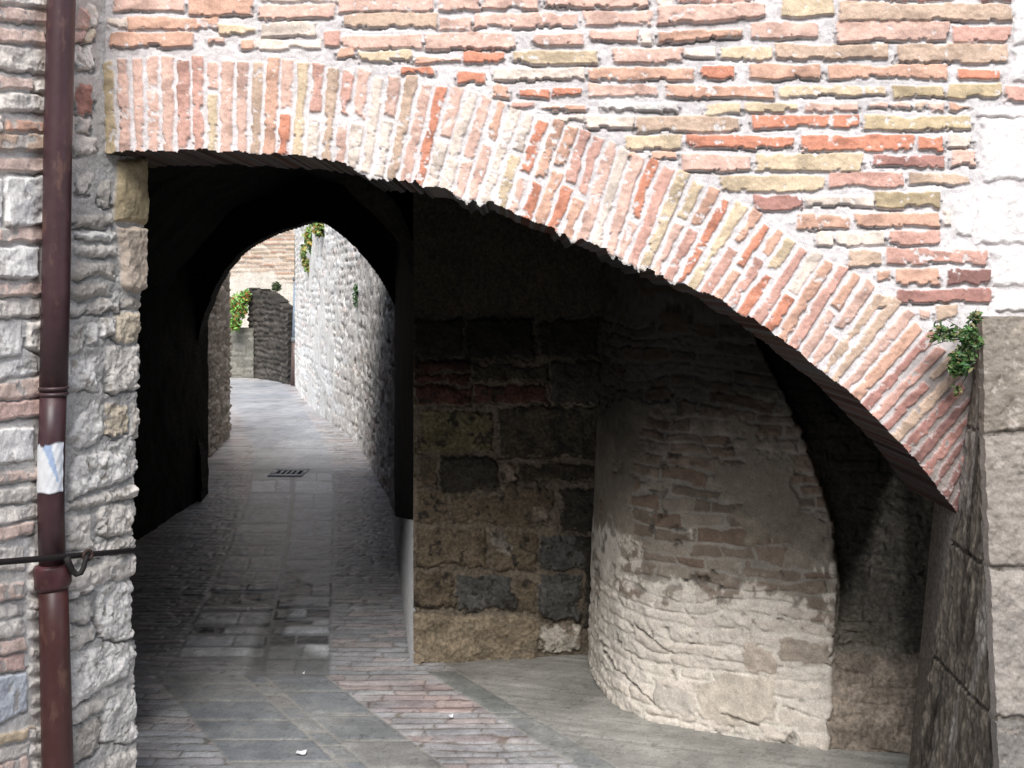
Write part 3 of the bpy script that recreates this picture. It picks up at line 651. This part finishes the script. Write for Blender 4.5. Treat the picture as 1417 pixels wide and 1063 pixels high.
# pointed arch closing the passage
OPEN0 = [(280, 760), (280, 640), (273, 600), (268, 540), (272, 480), (285, 430), (302, 390), (326, 355), (360, 331), (410, 312), (442, 304), (473, 325), (505, 358), (530, 393), (550, 430), (560, 470), (558, 530), (551, 620), (546, 700), (545, 760)]
OPEN = OPEN0
for _ in range(3):
    OPEN = [q for a, b in zip(OPEN, OPEN[1:]+OPEN[:1]) for q in ((.75*a[0]+.25*b[0], .75*a[1]+.25*b[1]), (.25*a[0]+.75*b[0], .25*a[1]+.75*b[1]))]
us = np.arange(-2.75, -.2, .008); zs = np.arange(2.47, -.05, -.008)
P = np.zeros((len(zs), len(us), 3)); P[..., 0] = us[None]; P[..., 1] = 7.16-.413*(us[None]+1.55); P[..., 2] = zs[:, None]
t = Surf(P)
shade_sheet('end_arch', P, t.N[0, 0, 1] > 0, (-.03, .25, 0), mask=lambda S: sdpoly(S.px, S.py, OPEN)+.9*vn(S.U*14, S.V*14, 3) > 0, amp=.008, lab='pointed arch at the far mouth')
# pale cement skirting at the foot of the right wall
m = MB()
a0 = (X0-.012, 4.27); a1 = (-.792, 6.78)
V = [(a0[0], a0[1], 0), (a1[0]-.01, a1[1], 0), (a1[0]-.01, a1[1], .05), (a0[0]+.004, a0[1]+.03, .60), (a0[0]+.1, a0[1]+.06, 0), (a1[0]+.1, a1[1], 0), (a1[0]+.1, a1[1], .05), (a0[0]+.1, a0[1]+.06, .60)]
m.add(V, [(0, 1, 2, 3), (4, 7, 6, 5), (3, 2, 6, 7), (0, 3, 7, 4), (1, 5, 6, 2)], (.40, .40, .40)); o = m.build('skirting', M_LIME, vp, False); o['label'] = 'pale cement skirting sloping down along the right wall'
# unseen slab and boxes added over and around the passage to keep daylight out
m = MB()
m.add([(-3.4, 2.80, 2.45), (2.6, 2.80, 2.45), (2.6, 6.0, 2.45), (-.4, 6.85, 2.45), (-3.4, 7.95, 2.45), (-3.4, 2.80, 2.53), (2.6, 2.80, 2.53), (2.6, 6.0, 2.53), (-.4, 6.85, 2.53), (-3.4, 7.95, 2.53)], [(4, 3, 2, 1, 0), (5, 6, 7, 8, 9), (0, 1, 6, 5), (1, 2, 7, 6), (2, 3, 8, 7), (3, 4, 9, 8), (4, 0, 5, 9)]); m.box((1.75, 2.80, 0), (2.0, 4.9, 2.44)); m.box((-.1, 4.75, 0), (1.74, 4.95, 2.44)); m.box((-.06, 4.96, 0), (.15, 7.4, 2.44)); m.box((-3.4, 3.12, 0), (-1.52, 3.3, 2.44)); m.box((-3.0, 3.31, 0), (-2.76, 7.9, 2.44))
m.c = [(.3, .27, .24)]*len(m.v); m.build('daylight_blocker', M_ROUGH, vp, False)

# ------------------------------------------------------------------ paving
xs = np.concatenate([np.arange(-5.2, -2.62, .08), np.arange(-2.6, 1.75, .0075), np.arange(1.76, 3., .08)])
yl = [-1.5]
while yl[-1] < 2.9: yl.append(yl[-1]+.08)
while yl[-1] < 20.5: yl.append(yl[-1]+max(.006, .00135*(yl[-1]-2.9)**1.6+.006))
yl = np.array(yl)
P = np.zeros((len(yl), len(xs), 3)); P[..., 0] = xs[None]; P[..., 1] = yl[:, None]
P[..., 2] = .004*fbm(P[..., 0]*.9, P[..., 1]*.9, 2)
PY = np.maximum(P[..., 1], .3)
S = Surf(P, uv=(P[..., 0], P[..., 1]))
if S.N[0, 0, 2] < 0: S = Surf(P, flip=True, uv=(P[..., 0], P[..., 1]))
S.px = P[..., 0]/PY*F+CX; S.py = HY+EYE/PY*F
wj = 2.*fbm(S.U*9, S.V*9, 1); S.wx = S.px+wj; S.wy = S.py+1.2*fbm(S.U*10, S.V*10, 4)
S.mortar((.22, .20, .18), amp=.003, var=.2)
PB = np.array([(.43, .425, .44), (.38, .385, .40), (.48, .455, .45), (.41, .42, .44), (.46, .465, .475), (.47, .425, .415)])
S.courses(.052, .21, lambda r1, r2: PB[(r1*5.99).astype(int)], h=.0028, gap=.0035, bev=.012, seed=2, rough=.0022, rs=22, wob=.55, jit=.7)
S.C *= (1+.40*fbm(S.U*3, S.V*24, 8, 5))[..., None]
# redder bricks in the band crossing the foreground and in the lane margins
pk = np.maximum(ss(4.3, 3.95, S.V)*ss(-.22, -.20, S.U+.69*(S.V-3.35)), .45*ss(5.8, 7.5, S.V)*ss(.25, .6, .5+.5*fbm(S.U*2, S.V*1.2, 3)))
rowh_ = hsh(np.floor((S.V+.012*fbm(S.U*4, S.V*4, 2))/.052), 2, 5)
pk = pk*np.where(rowh_ > .42, 1.1, .35)*(.55+.45*ss(-.2, .25, fbm(S.U*3.5, S.V*3.5, 10, 4)))
S.C = S.C*(1-pk[..., None]*.7)+S.C*np.array((.88, .70, .67))*pk[..., None]*.7*(1-.18*(hsh(np.floor(S.V/.058), 2, 5) > .5))[..., None]
def slabs(c0, c1, y0, y1, rowh, ln, cols, h=.004, gap=.006, seed=1, jc=(.38, .365, .335)):
    """flags between two skewed joints; c = X + .69 (Y - 3.35)"""
    c = S.U+.69*(S.V-3.35)
    inz = ss(c0-.004, c0+.004, c)*ss(c1+.004, c1-.004, c)*ss(y1+.02, y1-.02, S.V)*ss(y0-.02, y0+.02, S.V)
    S.C = S.C*(1-inz[..., None])+np.array(jc)*inz[..., None]; S.H = S.H*(1-inz)+.000*inz
    row = np.floor(S.V/rowh+.12*hsh(np.floor(S.V/rowh), 0, seed)); fv = (S.V/rowh+.12*hsh(np.floor(S.V/rowh), 0, seed)-row)*rowh
    wd = (c1-c0)/ln
    uu = (c-c0)/wd; col = np.floor(uu); fu = (uu-col)*wd
    if ln > 1:
        uu = (c-c0)/wd+.4*hsh(row, 3, seed)-.2; col = np.floor(uu); fu = (uu-col)*wd
        dside = np.minimum(c-c0, c1-c)
    else: dside = np.minimum(fu, wd-fu)
    d = np.minimum(np.minimum(np.minimum(fv, rowh-fv), np.minimum(fu, wd-fu)), dside)-gap+.004*fbm(S.U*30, S.V*30, seed)
    wear = ss(.2, .5, fbm(S.U*9, S.V*9, seed+8, 5)); d = d-.006*ss(.1, .5, fbm(S.U*34, S.V*34, seed+3, 4))
    m = ss(-.003, .003, d)*inz*(1-.35*wear)
    r1 = hsh(row*5+col, col*9+row, seed)
    cc = np.array(cols)[(r1*(len(cols)-.01)).astype(int)]*(1+.22*fbm(S.U*8, S.V*14, seed+2)+.16*fbm(S.U*5, S.V*40, seed+4, 4))[..., None]
    S.H = S.H*(1-m)+(h*np.sqrt(ss(-.003, .012, d))+.0015*fbm(S.U*18, S.V*18, 4))*m
    S.C = S.C*(1-m[..., None])+cc*m[..., None]
FG = [(.27, .28, .285), (.24, .255, .27), (.31, .315, .31), (.29, .285, .275), (.23, .245, .26)]
YE = 4.16
slabs(-.92, -.554, 2.6, YE, .17, 1, FG, seed=4)
slabs(-.554, -.47, 2.6, YE, .11, 1, FG, seed=6)
slabs(-.47, -.214, 2.6, YE, .21, 1, FG, seed=7)
slabs(.22, .353, 2.6, 4.2, .42, 1, [(.24, .25, .245), (.20, .21, .20)], seed=9)
# streaked smooth stone floor on the right
c = S.U+.69*(S.V-3.35)
z = ss(.35, .362, c)*ss(4.6, 4.5, S.V)*ss(2.2, 2.4, S.V)
q = S.V+.28*S.U
st = fbm(S.U*2.2, q*26, 3, 4)+.5*fbm(S.U*6, q*60, 6, 3)
jl = np.abs(((q*2.6) % 1)-.5)*2; jn = ss(.035, .0, jl)
S.C = S.C*(1-z[..., None])+np.array((.30, .295, .27))*z[..., None]*(1+.22*st+.3*fbm(S.U*5, S.V*6, 9, 5))[..., None]*(1-.25*jn[..., None])
S.H = S.H*(1-z)+(.004*st-.003*jn)*z
# worn wheel tracks of grey slabs in the passage
rL = [654, 664, 682, 704, 725, 737, 755, 769, 791, 807, 819, 839, 847, 867, 879, 895, 909]
rR = [654, 666, 684, 704, 721, 743, 775, 793, 807, 827, 843, 857, 867, 879, 892, 912, 932]
lx = lambda y: np.interp(y, [560, 650, 690, 800, 910], [366, 350, 345, 299, 245]); gx = lambda y: np.interp(y, [560, 650, 690, 790, 900, 935], [398, 404, 405, 391, 368, 362]); rx = lambda y: np.interp(y, [560, 650, 690, 890, 935], [432, 460, 463, 456, 452])
TC = [(.62, .64, .67), (.54, .56, .59), (.68, .695, .71), (.50, .515, .54), (.72, .73, .74), (.58, .585, .595)]
tr_zone = ss(-4, 2, -sdpoly(S.px, S.py, [(lx(y)-2, y) for y in rL]+[(rx(y)+2, y) for y in rR[::-1]]))
S.C = S.C*(1-tr_zone[..., None])+np.array((.30, .305, .31))*tr_zone[..., None]; S.H = S.H*(1-tr_zone)+.0006*tr_zone
for rows, fa, fb in ((rL, lx, lambda y: gx(y)-2.5), (rR, lambda y: gx(y)+2.5, rx)):
    for y0, y1 in zip(rows[:-1], rows[1:]):
        worn = 795 < y0 < 885
        cuts = [0, 1] if rnd.random() < .35 else [0, rnd.uniform(.35, .7), 1]
        for f0, f1 in zip(cuts[:-1], cuts[1:]):
            dark_ = worn and rnd.random() < .22
            j = lambda: rnd.uniform(-.8, .8)
            g0 = .8 if not worn else 1.6
            pg = [(fa(y0)+(fb(y0)-fa(y0))*f0+1, y0+g0+j()), (fa(y0)+(fb(y0)-fa(y0))*f1-1, y0+g0+j()), (fa(y1)+(fb(y1)-fa(y1))*f1-1, y1-g0+j()), (fa(y1)+(fb(y1)-fa(y1))*f0+1, y1-g0+j())]
            S.stone(pg, (.06, .062, .065) if dark_ else rnd.choice(TC), h=rnd.uniform(.001, .003) if not worn else (.0 if dark_ else rnd.uniform(.002, .008)), bev=1.6, rough=.0018 if not worn else .003, rs=18, var=.25, edge=.7, wob=.9, tilt=0 if not worn else .003)
# damp mossy stain where the gutter ends, dirt packed along it
dm = ss(-7, 9, -sdpoly(S.wx+5*fbm(S.U*9, S.V*9, 3), S.wy, [(396, 785), (418, 790), (402, 845), (392, 880), (455, 908), (455, 934), (338, 936), (348, 890), (366, 850), (384, 815)]))
S.C = S.C*(1-.72*dm[..., None])+np.array((.045, .05, .038))*.72*dm[..., None]; S.H -= .006*dm
# lane beyond: grey slab band winding between brick margins
far = ss(-3, 2, -sdpoly(S.px, S.py, [(322, 528), (392, 528), (415, 560), (442, 600), (458, 640), (461, 655), (347, 655), (349, 620), (335, 575), (318, 556)]))*(S.py < 656)
cell = np.floor(S.V/.55); cu = np.floor(S.U/.33+hsh(cell, 1, 2)); rr = hsh(cell*3+cu, cu*7, 5)
fcol = np.array([(.36, .37, .395), (.32, .335, .36), (.40, .41, .425)])[(rr*2.99).astype(int)]
dj = np.minimum(np.abs(((S.V/.55) % 1)-.5), 9); jt = ss(.47, .495, np.abs(((S.V/.55) % 1)-.5))
S.C = S.C*(1-far[..., None])+fcol*far[..., None]*(1-.3*jt[..., None]); S.H = S.H*(1-far)+.002*far
# wear and dirt over everything: broad stains, grit, dirt washed against the walls
stain = ss(.05, .5, fbm(S.U*1.6, S.V*2.2, 12, 6)); S.C *= (1-.22*stain)[..., None]
dust = ss(.12, .5, fbm(S.U*3.1, S.V*4.3, 5, 6)); S.C = S.C*(1-.30*dust[..., None])+np.array((.33, .32, .30))*.30*dust[..., None]
grit = ss(.38, .55, fbm(S.U*75, S.V*75, 3, 3)); S.C *= (1-.35*grit)[..., None]; S.H += .0015*grit
S.C *= (1+.22*fbm(S.U*26, S.V*34, 9, 4))[..., None]
pv = S.build('pavement', M_PAVE)[0]; tag(pv, 'worn lane paving of grey stone slabs between margins of thin bricks', None, None, 'structure')
V = [(-40, -40, -.03), (40, -40, -.03), (40, 60, -.03), (-40, 60, -.03)]
g = mesh_obj('ground', V, [(0, 1, 2, 3)], M_GROUND); tag(g, 'dusty ground around the lane', None, None, 'structure')

# drain grating in the lane
gx0, gy0 = gp(400, 655)
dg = thing('drain_grate', 'small slotted stone drain set in the grey slabs of the lane', 'drain', (gx0, gy0, 0))
m = MB(); w, h = .29, .34; zt = .010; e = .08
m.box((gx0-w/2, gy0-h/2, -.01), (gx0+w/2, gy0-h/2+e, zt)); m.box((gx0-w/2, gy0+h/2-e, -.01), (gx0+w/2, gy0+h/2, zt))
m.box((gx0-w/2, gy0-h/2+e, -.01), (gx0-w/2+.035, gy0+h/2-e, zt)); m.box((gx0+w/2-.035, gy0-h/2+e, -.01), (gx0+w/2, gy0+h/2-e, zt))
m.c = [(.62, .62, .63)]*len(m.v); m.build('frame', M_GRATE, dg, False)
for i in range(4):
    m = MB(); x = gx0-w/2+.035+(i+1)*(w-.07)/5; m.box((x-.011, gy0-h/2+e+.001, -.01), (x+.011, gy0+h/2-e-.001, zt-.001), (.6, .6, .6)); m.build('bar', M_GRATE, dg, False)
m = MB(); m.box((gx0-w/2+.036, gy0-h/2+e+.001, -.02), (gx0+w/2-.036, gy0+h/2-e-.001, .004), (.006, .006, .006)); m.build('shade_block', M_ROUGH, dg, False)  # black block in the slots stands in for the shade below
# scraps of litter
def scrap(px, py, s, label, name):
    x, y = gp(px, py); V = []; n = 9
    for t in (0, 1):
        for j in range(n):
            for i in range(n):
                a, b = i/(n-1)-.5, j/(n-1)-.5
                V.append((x+a*s*2.2+.1*s*b, y+b*s*(1.1-.3*a), .012+.010*abs(a+b*.4)+.004*b-t*.0012))
    Fq = []
    for j in range(n-1):
        for i in range(n-1):
            q = j*n+i; Fq += [(q, q+1, q+n+1, q+n), (q+n*n, q+n*n+n, q+n*n+n+1, q+n*n+1)]
    m = MB(); m.add(V, Fq, (.80, .81, .84)); tag(m.build(name, M_PAPER), label, 'litter')
scrap(417, 1047, .015, 'crumpled white paper scrap on the grey flags nearest the viewer', 'paper_scrap')
scrap(624, 996, .007, 'tiny pale paper scrap on the red brick paving band', 'paper_scrap')
scrap(420, 936, .004, 'speck of white paper at the end of the dark wheel track', 'paper_scrap')

# ------------------------------------------------------------------ the lane beyond
def poly_wall(pts, h, du, dz, lean=0):
    p = np.array(pts, float); l = np.concatenate([[0], np.cumsum(np.linalg.norm(np.diff(p, axis=0), axis=1))])
    us = np.arange(0, l[-1], du); zs = np.arange(h, -.06, -dz)
    P = np.zeros((len(zs), len(us), 3)); P[..., 0] = np.interp(us, l, p[:, 0])[None]+lean*np.maximum(zs, 0)[:, None]; P[..., 1] = np.interp(us, l, p[:, 1])[None]; P[..., 2] = zs[:, None]
    return P
def pick(arr):
    arr = np.array(arr); return lambda r1, r2: arr[np.minimum((r1*len(arr)).astype(int), len(arr)-1)]
# bright right wall
P = poly_wall([(-.78, 6.95), (-1.02, 8.0), (-1.53, 10.2), (-2.35, 12.5), (-3.05, 14.6), (-3.46, 16.2)], 4.6, .018, .018)
S = Surf(P)
if S.N[5, 5, 0] > 0: S = Surf(P, flip=True)
S.mortar((.78, .76, .73), amp=.004)
nearw = ss(3.45, 3.3, S.U)
S.courses(.085, .24, pick([(.84, .81, .77), (.78, .74, .69), (.86, .84, .81), (.78, .68, .62), (.68, .64, .60), (.82, .78, .72)]), h=.007, gap=.008, bev=.012, seed=6, rough=.004, rs=20, wob=.28, jit=.8)
S.courses(.15, .36, pick([(.82, .79, .75), (.76, .72, .67), (.85, .83, .80), (.70, .66, .61)]), h=.010, gap=.008, bev=.014, seed=11, rough=.005, rs=16, wob=.35, jit=.8, where=ss(.04, .12, fbm(S.U*1.0, S.V*1.7, 6, 4)))
rp = ss(.16, .22, fbm(S.U*1.3, S.V*1.1, 14, 5)); S.H = S.H*(1-rp)+(.010+.003*fbm(S.U*12, S.V*12, 2, 4))*rp; S.C = S.C*(1-rp[..., None])+np.array((.80, .77, .72))*rp[..., None]
hole = ss(.12, .28, fbm(S.U*16, S.V*22, 9, 3))*ss(.006, .001, S.H)
S.H -= .05*hole; S.C *= (1-.75*hole)[..., None]
stn = ss(.25, .5, fbm(S.U*2.2, S.V*1.6, 4, 5)); S.C *= (1-.12*stn)[..., None]
S.H += nearw*(.02*fbm(S.U*9, S.V*5, 3)+.02*fbm(S.U*22, S.V*12, 5))+.012*ss(3.25, 3.35, S.U)
S.C *= (1-.22*nearw*(1+.8*fbm(S.U*9, S.V*6, 4)))[..., None]
rw = S.build('rubble_wall', M_FAR, extrude=(.35, .1, 0))[0]; tag(rw, 'bright sunlit rubble wall curving along the right of the far lane', 'wall')
# shaded left wall
P = poly_wall([(-2.62, 7.75), (-2.80, 9.14), (-2.985, 10.7)], 2.75, .014, .014)
S = Surf(P)
if S.N[5, 5, 0] < 0: S = Surf(P, flip=True)
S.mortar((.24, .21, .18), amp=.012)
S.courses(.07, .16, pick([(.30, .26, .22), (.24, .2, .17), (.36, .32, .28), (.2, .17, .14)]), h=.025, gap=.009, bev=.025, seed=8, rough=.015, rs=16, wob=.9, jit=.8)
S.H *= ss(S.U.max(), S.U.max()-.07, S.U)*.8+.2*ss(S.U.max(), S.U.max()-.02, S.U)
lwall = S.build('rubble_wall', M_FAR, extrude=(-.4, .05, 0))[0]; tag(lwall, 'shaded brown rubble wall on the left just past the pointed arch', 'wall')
# low garden wall, curved dark wall, house front
P = poly_wall([(-6.5, 17.6), (-4.62, 17.45), (-4.44, 17.4)], .86, .03, .03)
S = Surf(P)
if S.N[2, 2, 1] > 0: S = Surf(P, flip=True)
S.mortar((.15, .145, .12), amp=.01); S.courses(.1, .25, pick([(.20, .195, .165), (.16, .155, .13), (.23, .22, .19)]), h=.02, gap=.01, seed=3, rough=.01, wob=.7, bev=.03)
o = S.build('garden_wall', M_FAR, extrude=(0, .35, 0))[0]; tag(o, 'low grey garden wall topped by the flowering bush', 'wall')
p0 = gp(340, 522); p1 = gp(408, 528)
P = poly_wall([(-4.56, 17.55), (-4.2, 17.2), (-3.85, 16.75), (-3.60, 16.3)], 2.2, .02, .02)
S = Surf(P)
if S.N[2, 2, 1] > 0: S = Surf(P, flip=True)
S.mortar((.07, .063, .055), amp=.01); S.courses(.09, .2, pick([(.075, .066, .056), (.055, .05, .043), (.10, .088, .077)]), h=.03, gap=.012, seed=5, rough=.014, wob=.7, bev=.03)  # stone colours kept dark to stand in for a cast shadow
S.mask = S.py > np.interp(S.px, [335, 345, 358, 370, 385, 398, 412], [404, 398, 399, 404, 416, 432, 450])+1.2*vn(S.U*9, S.U*0, 3)
o = S.build('retaining_wall', M_FAR, extrude=(.1, .35, 0))[0]; tag(o, 'stone wall with a rounded top, coloured dark as if in shade, at the end of the lane', 'wall')
P = poly_wall([(-11, 20.6), (-5.2, 20.2), (-2.0, 19.2)], 6.5, .035, .028)
S = Surf(P)
if S.N[2, 2, 1] > 0: S = Surf(P, flip=True)
S.mortar((.50, .44, .38), amp=.008)
S.courses(.085, .4, pick([(.44, .30, .22), (.47, .36, .28), (.40, .26, .19), (.52, .43, .35), (.44, .34, .25)]), h=.03, gap=.012, seed=7, rough=.008, wob=.5)
plz = ss(-6, 4, -sdpoly(S.px, S.py, [(300, 392), (345, 378), (378, 380), (420, 405), (420, 560), (300, 560)])+4*fbm(S.U*3, S.V*3, 2))
S.C = S.C*(1-plz[..., None])+np.array((.56, .51, .44))*plz[..., None]; S.H = S.H*(1-plz)+.015*plz
house = thing('brick_house', 'pale pink brick house front closing the end of the lane', 'house', (-5.2, 20.2, 0))
S.build('wall', M_FAR, house, extrude=(.1, .5, 0))
# grey-green downpipe
d2 = thing('drainpipe', 'slim grey green downpipe at the far end of the bright rubble wall', 'drainpipe', gp(409, 534)+(0,))
Yd = 16.15
m = MB(); m.tube([wp(412, 250, Yd), wp(411, 385, Yd)], .042, 14, (.16, .22, .16)); m.build('pipe_section', M_PAINT, d2)['label'] = 'green upper length'
m = MB(); m.tube([wp(411, 386, Yd), wp(408.5, 470, Yd)], .052, 14, (.22, .27, .33)); m.build('pipe_section', M_PAINT, d2)['label'] = 'blue grey lower length'
m = MB(); m.tube([wp(408.5, 470, Yd), wp(406.5, 533.5, Yd)], .055, 14, (.09, .06, .05)); m.build('pipe_section', M_PAINT, d2)['label'] = 'rusty brown foot'
for yy in (386, 470):
    m = MB(); m.tube([wp(410.5 if yy < 400 else 408.5, yy-3, Yd), wp(410.5 if yy < 400 else 408.5, yy+3, Yd)], .062, 14, (.15, .17, .18)); m.build('collar', M_PAINT, d2)

# unseen house added behind the viewer to shut out the low sky
hb = thing('blocker_house', 'unseen plastered house added behind the viewer to block low sky', 'house', (0, -2.6, 0))
m = MB(); m.box((-2.4, -6, -.02), (7, -2.6, 5.0), (.42, .36, .30)); m.build('wall', M_LIME, hb, False)  # wall of the added, unseen blocker house
m = MB(); m.add([(-2.6, -6.2, 5.003), (7.2, -6.2, 5.003), (7.2, -2.4, 5.003), (-2.6, -2.4, 5.003), (-2.6, -6.2, 5.12), (7.2, -6.2, 5.12), (7.2, -2.4, 5.12), (-2.6, -2.4, 5.12)], [(3, 2, 1, 0), (4, 5, 6, 7), (0, 1, 5, 4), (1, 2, 6, 5), (2, 3, 7, 6), (3, 0, 4, 7)], (.35, .18, .12)); m.build('blocker_roof', M_BRICK, hb, False)

# ------------------------------------------------------------------ plants
def leaves(cents, n, size, cols, nrm=(0, -1, 0), seed=1, flat=.5):
    """cents: list of (centre, radii, weight); small folded leaves through the volume"""
    R = random.Random(seed); V = []; Fc = []; Cc = []
    tot = sum(c[2] for c in cents)
    for c, rad, w in cents:
        for _ in range(int(n*w/tot)):
            while True:
                d = Vector((R.uniform(-1, 1), R.uniform(-1, 1), R.uniform(-1, 1)))
                if d.length < 1: break
            d = d*(.55+.45*R.random())
            p = Vector((c[0]+d.x*rad[0], c[1]+d.y*rad[1], c[2]+d.z*rad[2]))
            up = Vector((R.gauss(0, .6), R.gauss(-.5, .6), R.gauss(.7, .5))).normalized()
            t = up.orthogonal().normalized(); t.rotate(__import__('mathutils').Quaternion(up, R.uniform(0, 6.28)))
            b = up.cross(t); s = size*R.uniform(.6, 1.35)
            i = len(V)
            V += [p-t*s, p-t*.25*s+b*.42*s+up*.12*s, p+t*.5*s+b*.34*s+up*.1*s, p+t*s-up*.2*s, p+t*.5*s-b*.34*s+up*.1*s, p-t*.25*s-b*.42*s+up*.12*s]
            Fc += [(i, i+1, i+2, i+3), (i, i+3, i+4, i+5)]
            k = R.choice(cols); v = R.uniform(.75, 1.25); Cc += [tuple(x*v for x in k)]*6
    return V, Fc, Cc
def plant(name, label, cat, loc, cents, n, size, cols, stems, seed=1, scol=(.06, .05, .03), group=None):
    t = thing(name, label, cat, loc, group)
    V, Fc, Cc = leaves(cents, n, size, cols, seed=seed)
    m = MB(); m.add(V, Fc, Cc); m.build('foliage', M_LEAF, t, False)
    m = MB()
    for pts, r in stems: m.tube(pts, [r*(1-.6*i/(len(pts)-1)) for i in range(len(pts))], 7, scol)
    m.build('stem', M_LEAF, t)
    return t
c_ = lambda x, y, Y=2.66: wp(x, y, Y)
G1 = [(.04, .13, .03), (.07, .17, .04), (.03, .08, .025), (.14, .20, .09), (.10, .15, .05), (.20, .19, .08)]
root = c_(1346, 470, 2.72)
plant('wall_plant', 'bright green trailing plant rooted in the joint above the buttress', 'plant', root,
      [(c_(1330, 500), (.035, .035, .045), 5), (c_(1343, 470), (.035, .03, .05), 4), (c_(1322, 512), (.02, .025, .02), 2), (c_(1316, 462), (.04, .03, .03), 1.4), (c_(1296, 466), (.03, .02, .018), .5), (c_(1350, 440), (.02, .02, .025), .8), (c_(1300, 455), (.03, .02, .02), .35), (c_(1324, 540), (.012, .015, .02), .25)],
      1150, .0085, G1, [([root, c_(1335, 480), c_(1328, 505)], .003), ([root, c_(1320, 462), c_(1294, 464)], .0025), ([root, c_(1348, 450), c_(1350, 436)], .0025), ([root, c_(1338, 500), c_(1326, 515)], .0025), ([root, c_(1315, 470), c_(1290, 478)], .002), ([root, c_(1338, 520), c_(1322, 548)], .002), ([root, c_(1330, 455), c_(1306, 440)], .0016)], seed=4)
Yi = 13.35
r_ = wp(436, 296, 13.0)
plant('ivy', 'yellow and green ivy hanging at the top of the bright rubble wall', 'ivy', r_,
      [(wp(431, 330, Yi), (.11, .2, .22), 4), (wp(424, 352, Yi+.5), (.09, .15, .2), 2.5), (wp(445, 316, 12.3), (.12, .2, .12), 3), (wp(428, 368, Yi+.2), (.06, .12, .14), 1), (wp(440, 300, 12.6), (.2, .3, .15), 3)],
      1500, .035, [(.12, .22, .05), (.08, .17, .04), (.30, .27, .08), (.34, .25, .06), (.2, .28, .07)], [([r_, wp(432, 330, Yi), wp(428, 370, Yi+.2)], .012), ([r_, wp(446, 316, 12.4)], .01)], seed=7)
for (x, y, Y, s, lab) in [(494, 402, 10.25, .055, 'sparse green tuft clinging to the bright rubble wall beside its vertical joint'), (511, 384, 9.55, .045, 'small dark green tuft on the rubble wall under the arch edge')]:
    r0 = wp(x, y-8, Y)
    plant('wall_tuft', lab, 'plant', r0, [(wp(x, y, Y-.03), (s, s, s*1.6), 3), (wp(x-2, y+14, Y-.03), (s*.6, s*.6, s*1.6), 1.5)], 120, .02, [(.06, .14, .05), (.08, .17, .06), (.05, .10, .04)], [([r0, wp(x, y, Y-.02), wp(x-2, y+20, Y-.02)], .005)], seed=int(x), group='tufts on the rubble wall')
r0 = wp(383, 402, 19.4)
plant('wall_tuft', 'dark round bush growing from the pale house front above the rounded wall', 'bush', r0, [(wp(383, 397, 19.2), (.11, .1, .12), 1)], 260, .03, [(.04, .06, .025), (.06, .08, .03)], [([r0, wp(383, 396, 19.2)], .01)], seed=3)
r0 = (-4.75, 17.5, .84)
plant('flowering_bush', 'bright green bush with orange red flowers on top of the low garden wall', 'bush', r0,
      [(wp(331, 425, 17.3), (.17, .2, .28), 5), (wp(340, 410, 17.4), (.1, .15, .16), 2), (wp(326, 448, 17.2), (.12, .2, .16), 2), (wp(318, 430, 17.4), (.25, .2, .3), 3)],
      1500, .034, [(.14, .30, .05), (.18, .36, .06), (.09, .2, .04), (.2, .34, .1), (.4, .16, .05)], [([r0, wp(331, 440, 17.35), wp(333, 415, 17.35)], .015)], seed=11)

# ------------------------------------------------------------------ light, camera, colour management
EL, AZ = math.radians(49), math.radians(2.5)
d = Vector((math.sin(AZ)*math.cos(EL), math.cos(AZ)*math.cos(EL), -math.sin(EL)))
ld = bpy.data.lights.new('sun', 'SUN'); ld.energy = 3.2; ld.angle = math.radians(32); ld.color = (1, .975, .95)
so = bpy.data.objects.new('sun', ld); COL.objects.link(so); so.rotation_euler = d.to_track_quat('-Z', 'Y').to_euler(); so.location = (-1, -4, 8)
w = bpy.data.worlds.new('World'); sc.world = w; w.use_nodes = True
nt = w.node_tree; bg = nt.nodes['Background']
sky = nt.nodes.new('ShaderNodeTexSky'); sky.sky_type = 'NISHITA'; sky.sun_disc = False
sky.sun_elevation = EL; sky.sun_rotation = PI+AZ
hs = nt.nodes.new('ShaderNodeHueSaturation'); hs.inputs['Saturation'].default_value = .6
nt.links.new(sky.outputs[0], hs.inputs['Color']); nt.links.new(hs.outputs[0], bg.inputs[0]); bg.inputs[1].default_value = .14
cam = bpy.data.cameras.new('camera'); co = bpy.data.objects.new('camera', cam); COL.objects.link(co)
co.location = (0, 0, EYE); co.rotation_euler = (PI/2, 0, 0)
cam.sensor_width = 36; cam.lens = 36*F/1417; cam.shift_y = -(531.5-HY)/1417; cam.clip_start = .05; cam.clip_end = 200
sc.camera = co
sc.view_settings.view_transform = 'Standard'; sc.view_settings.look = 'None'; sc.view_settings.gamma = 1; sc.view_settings.exposure = .68
sc.cycles.max_bounces = 8; sc.cycles.diffuse_bounces = 5
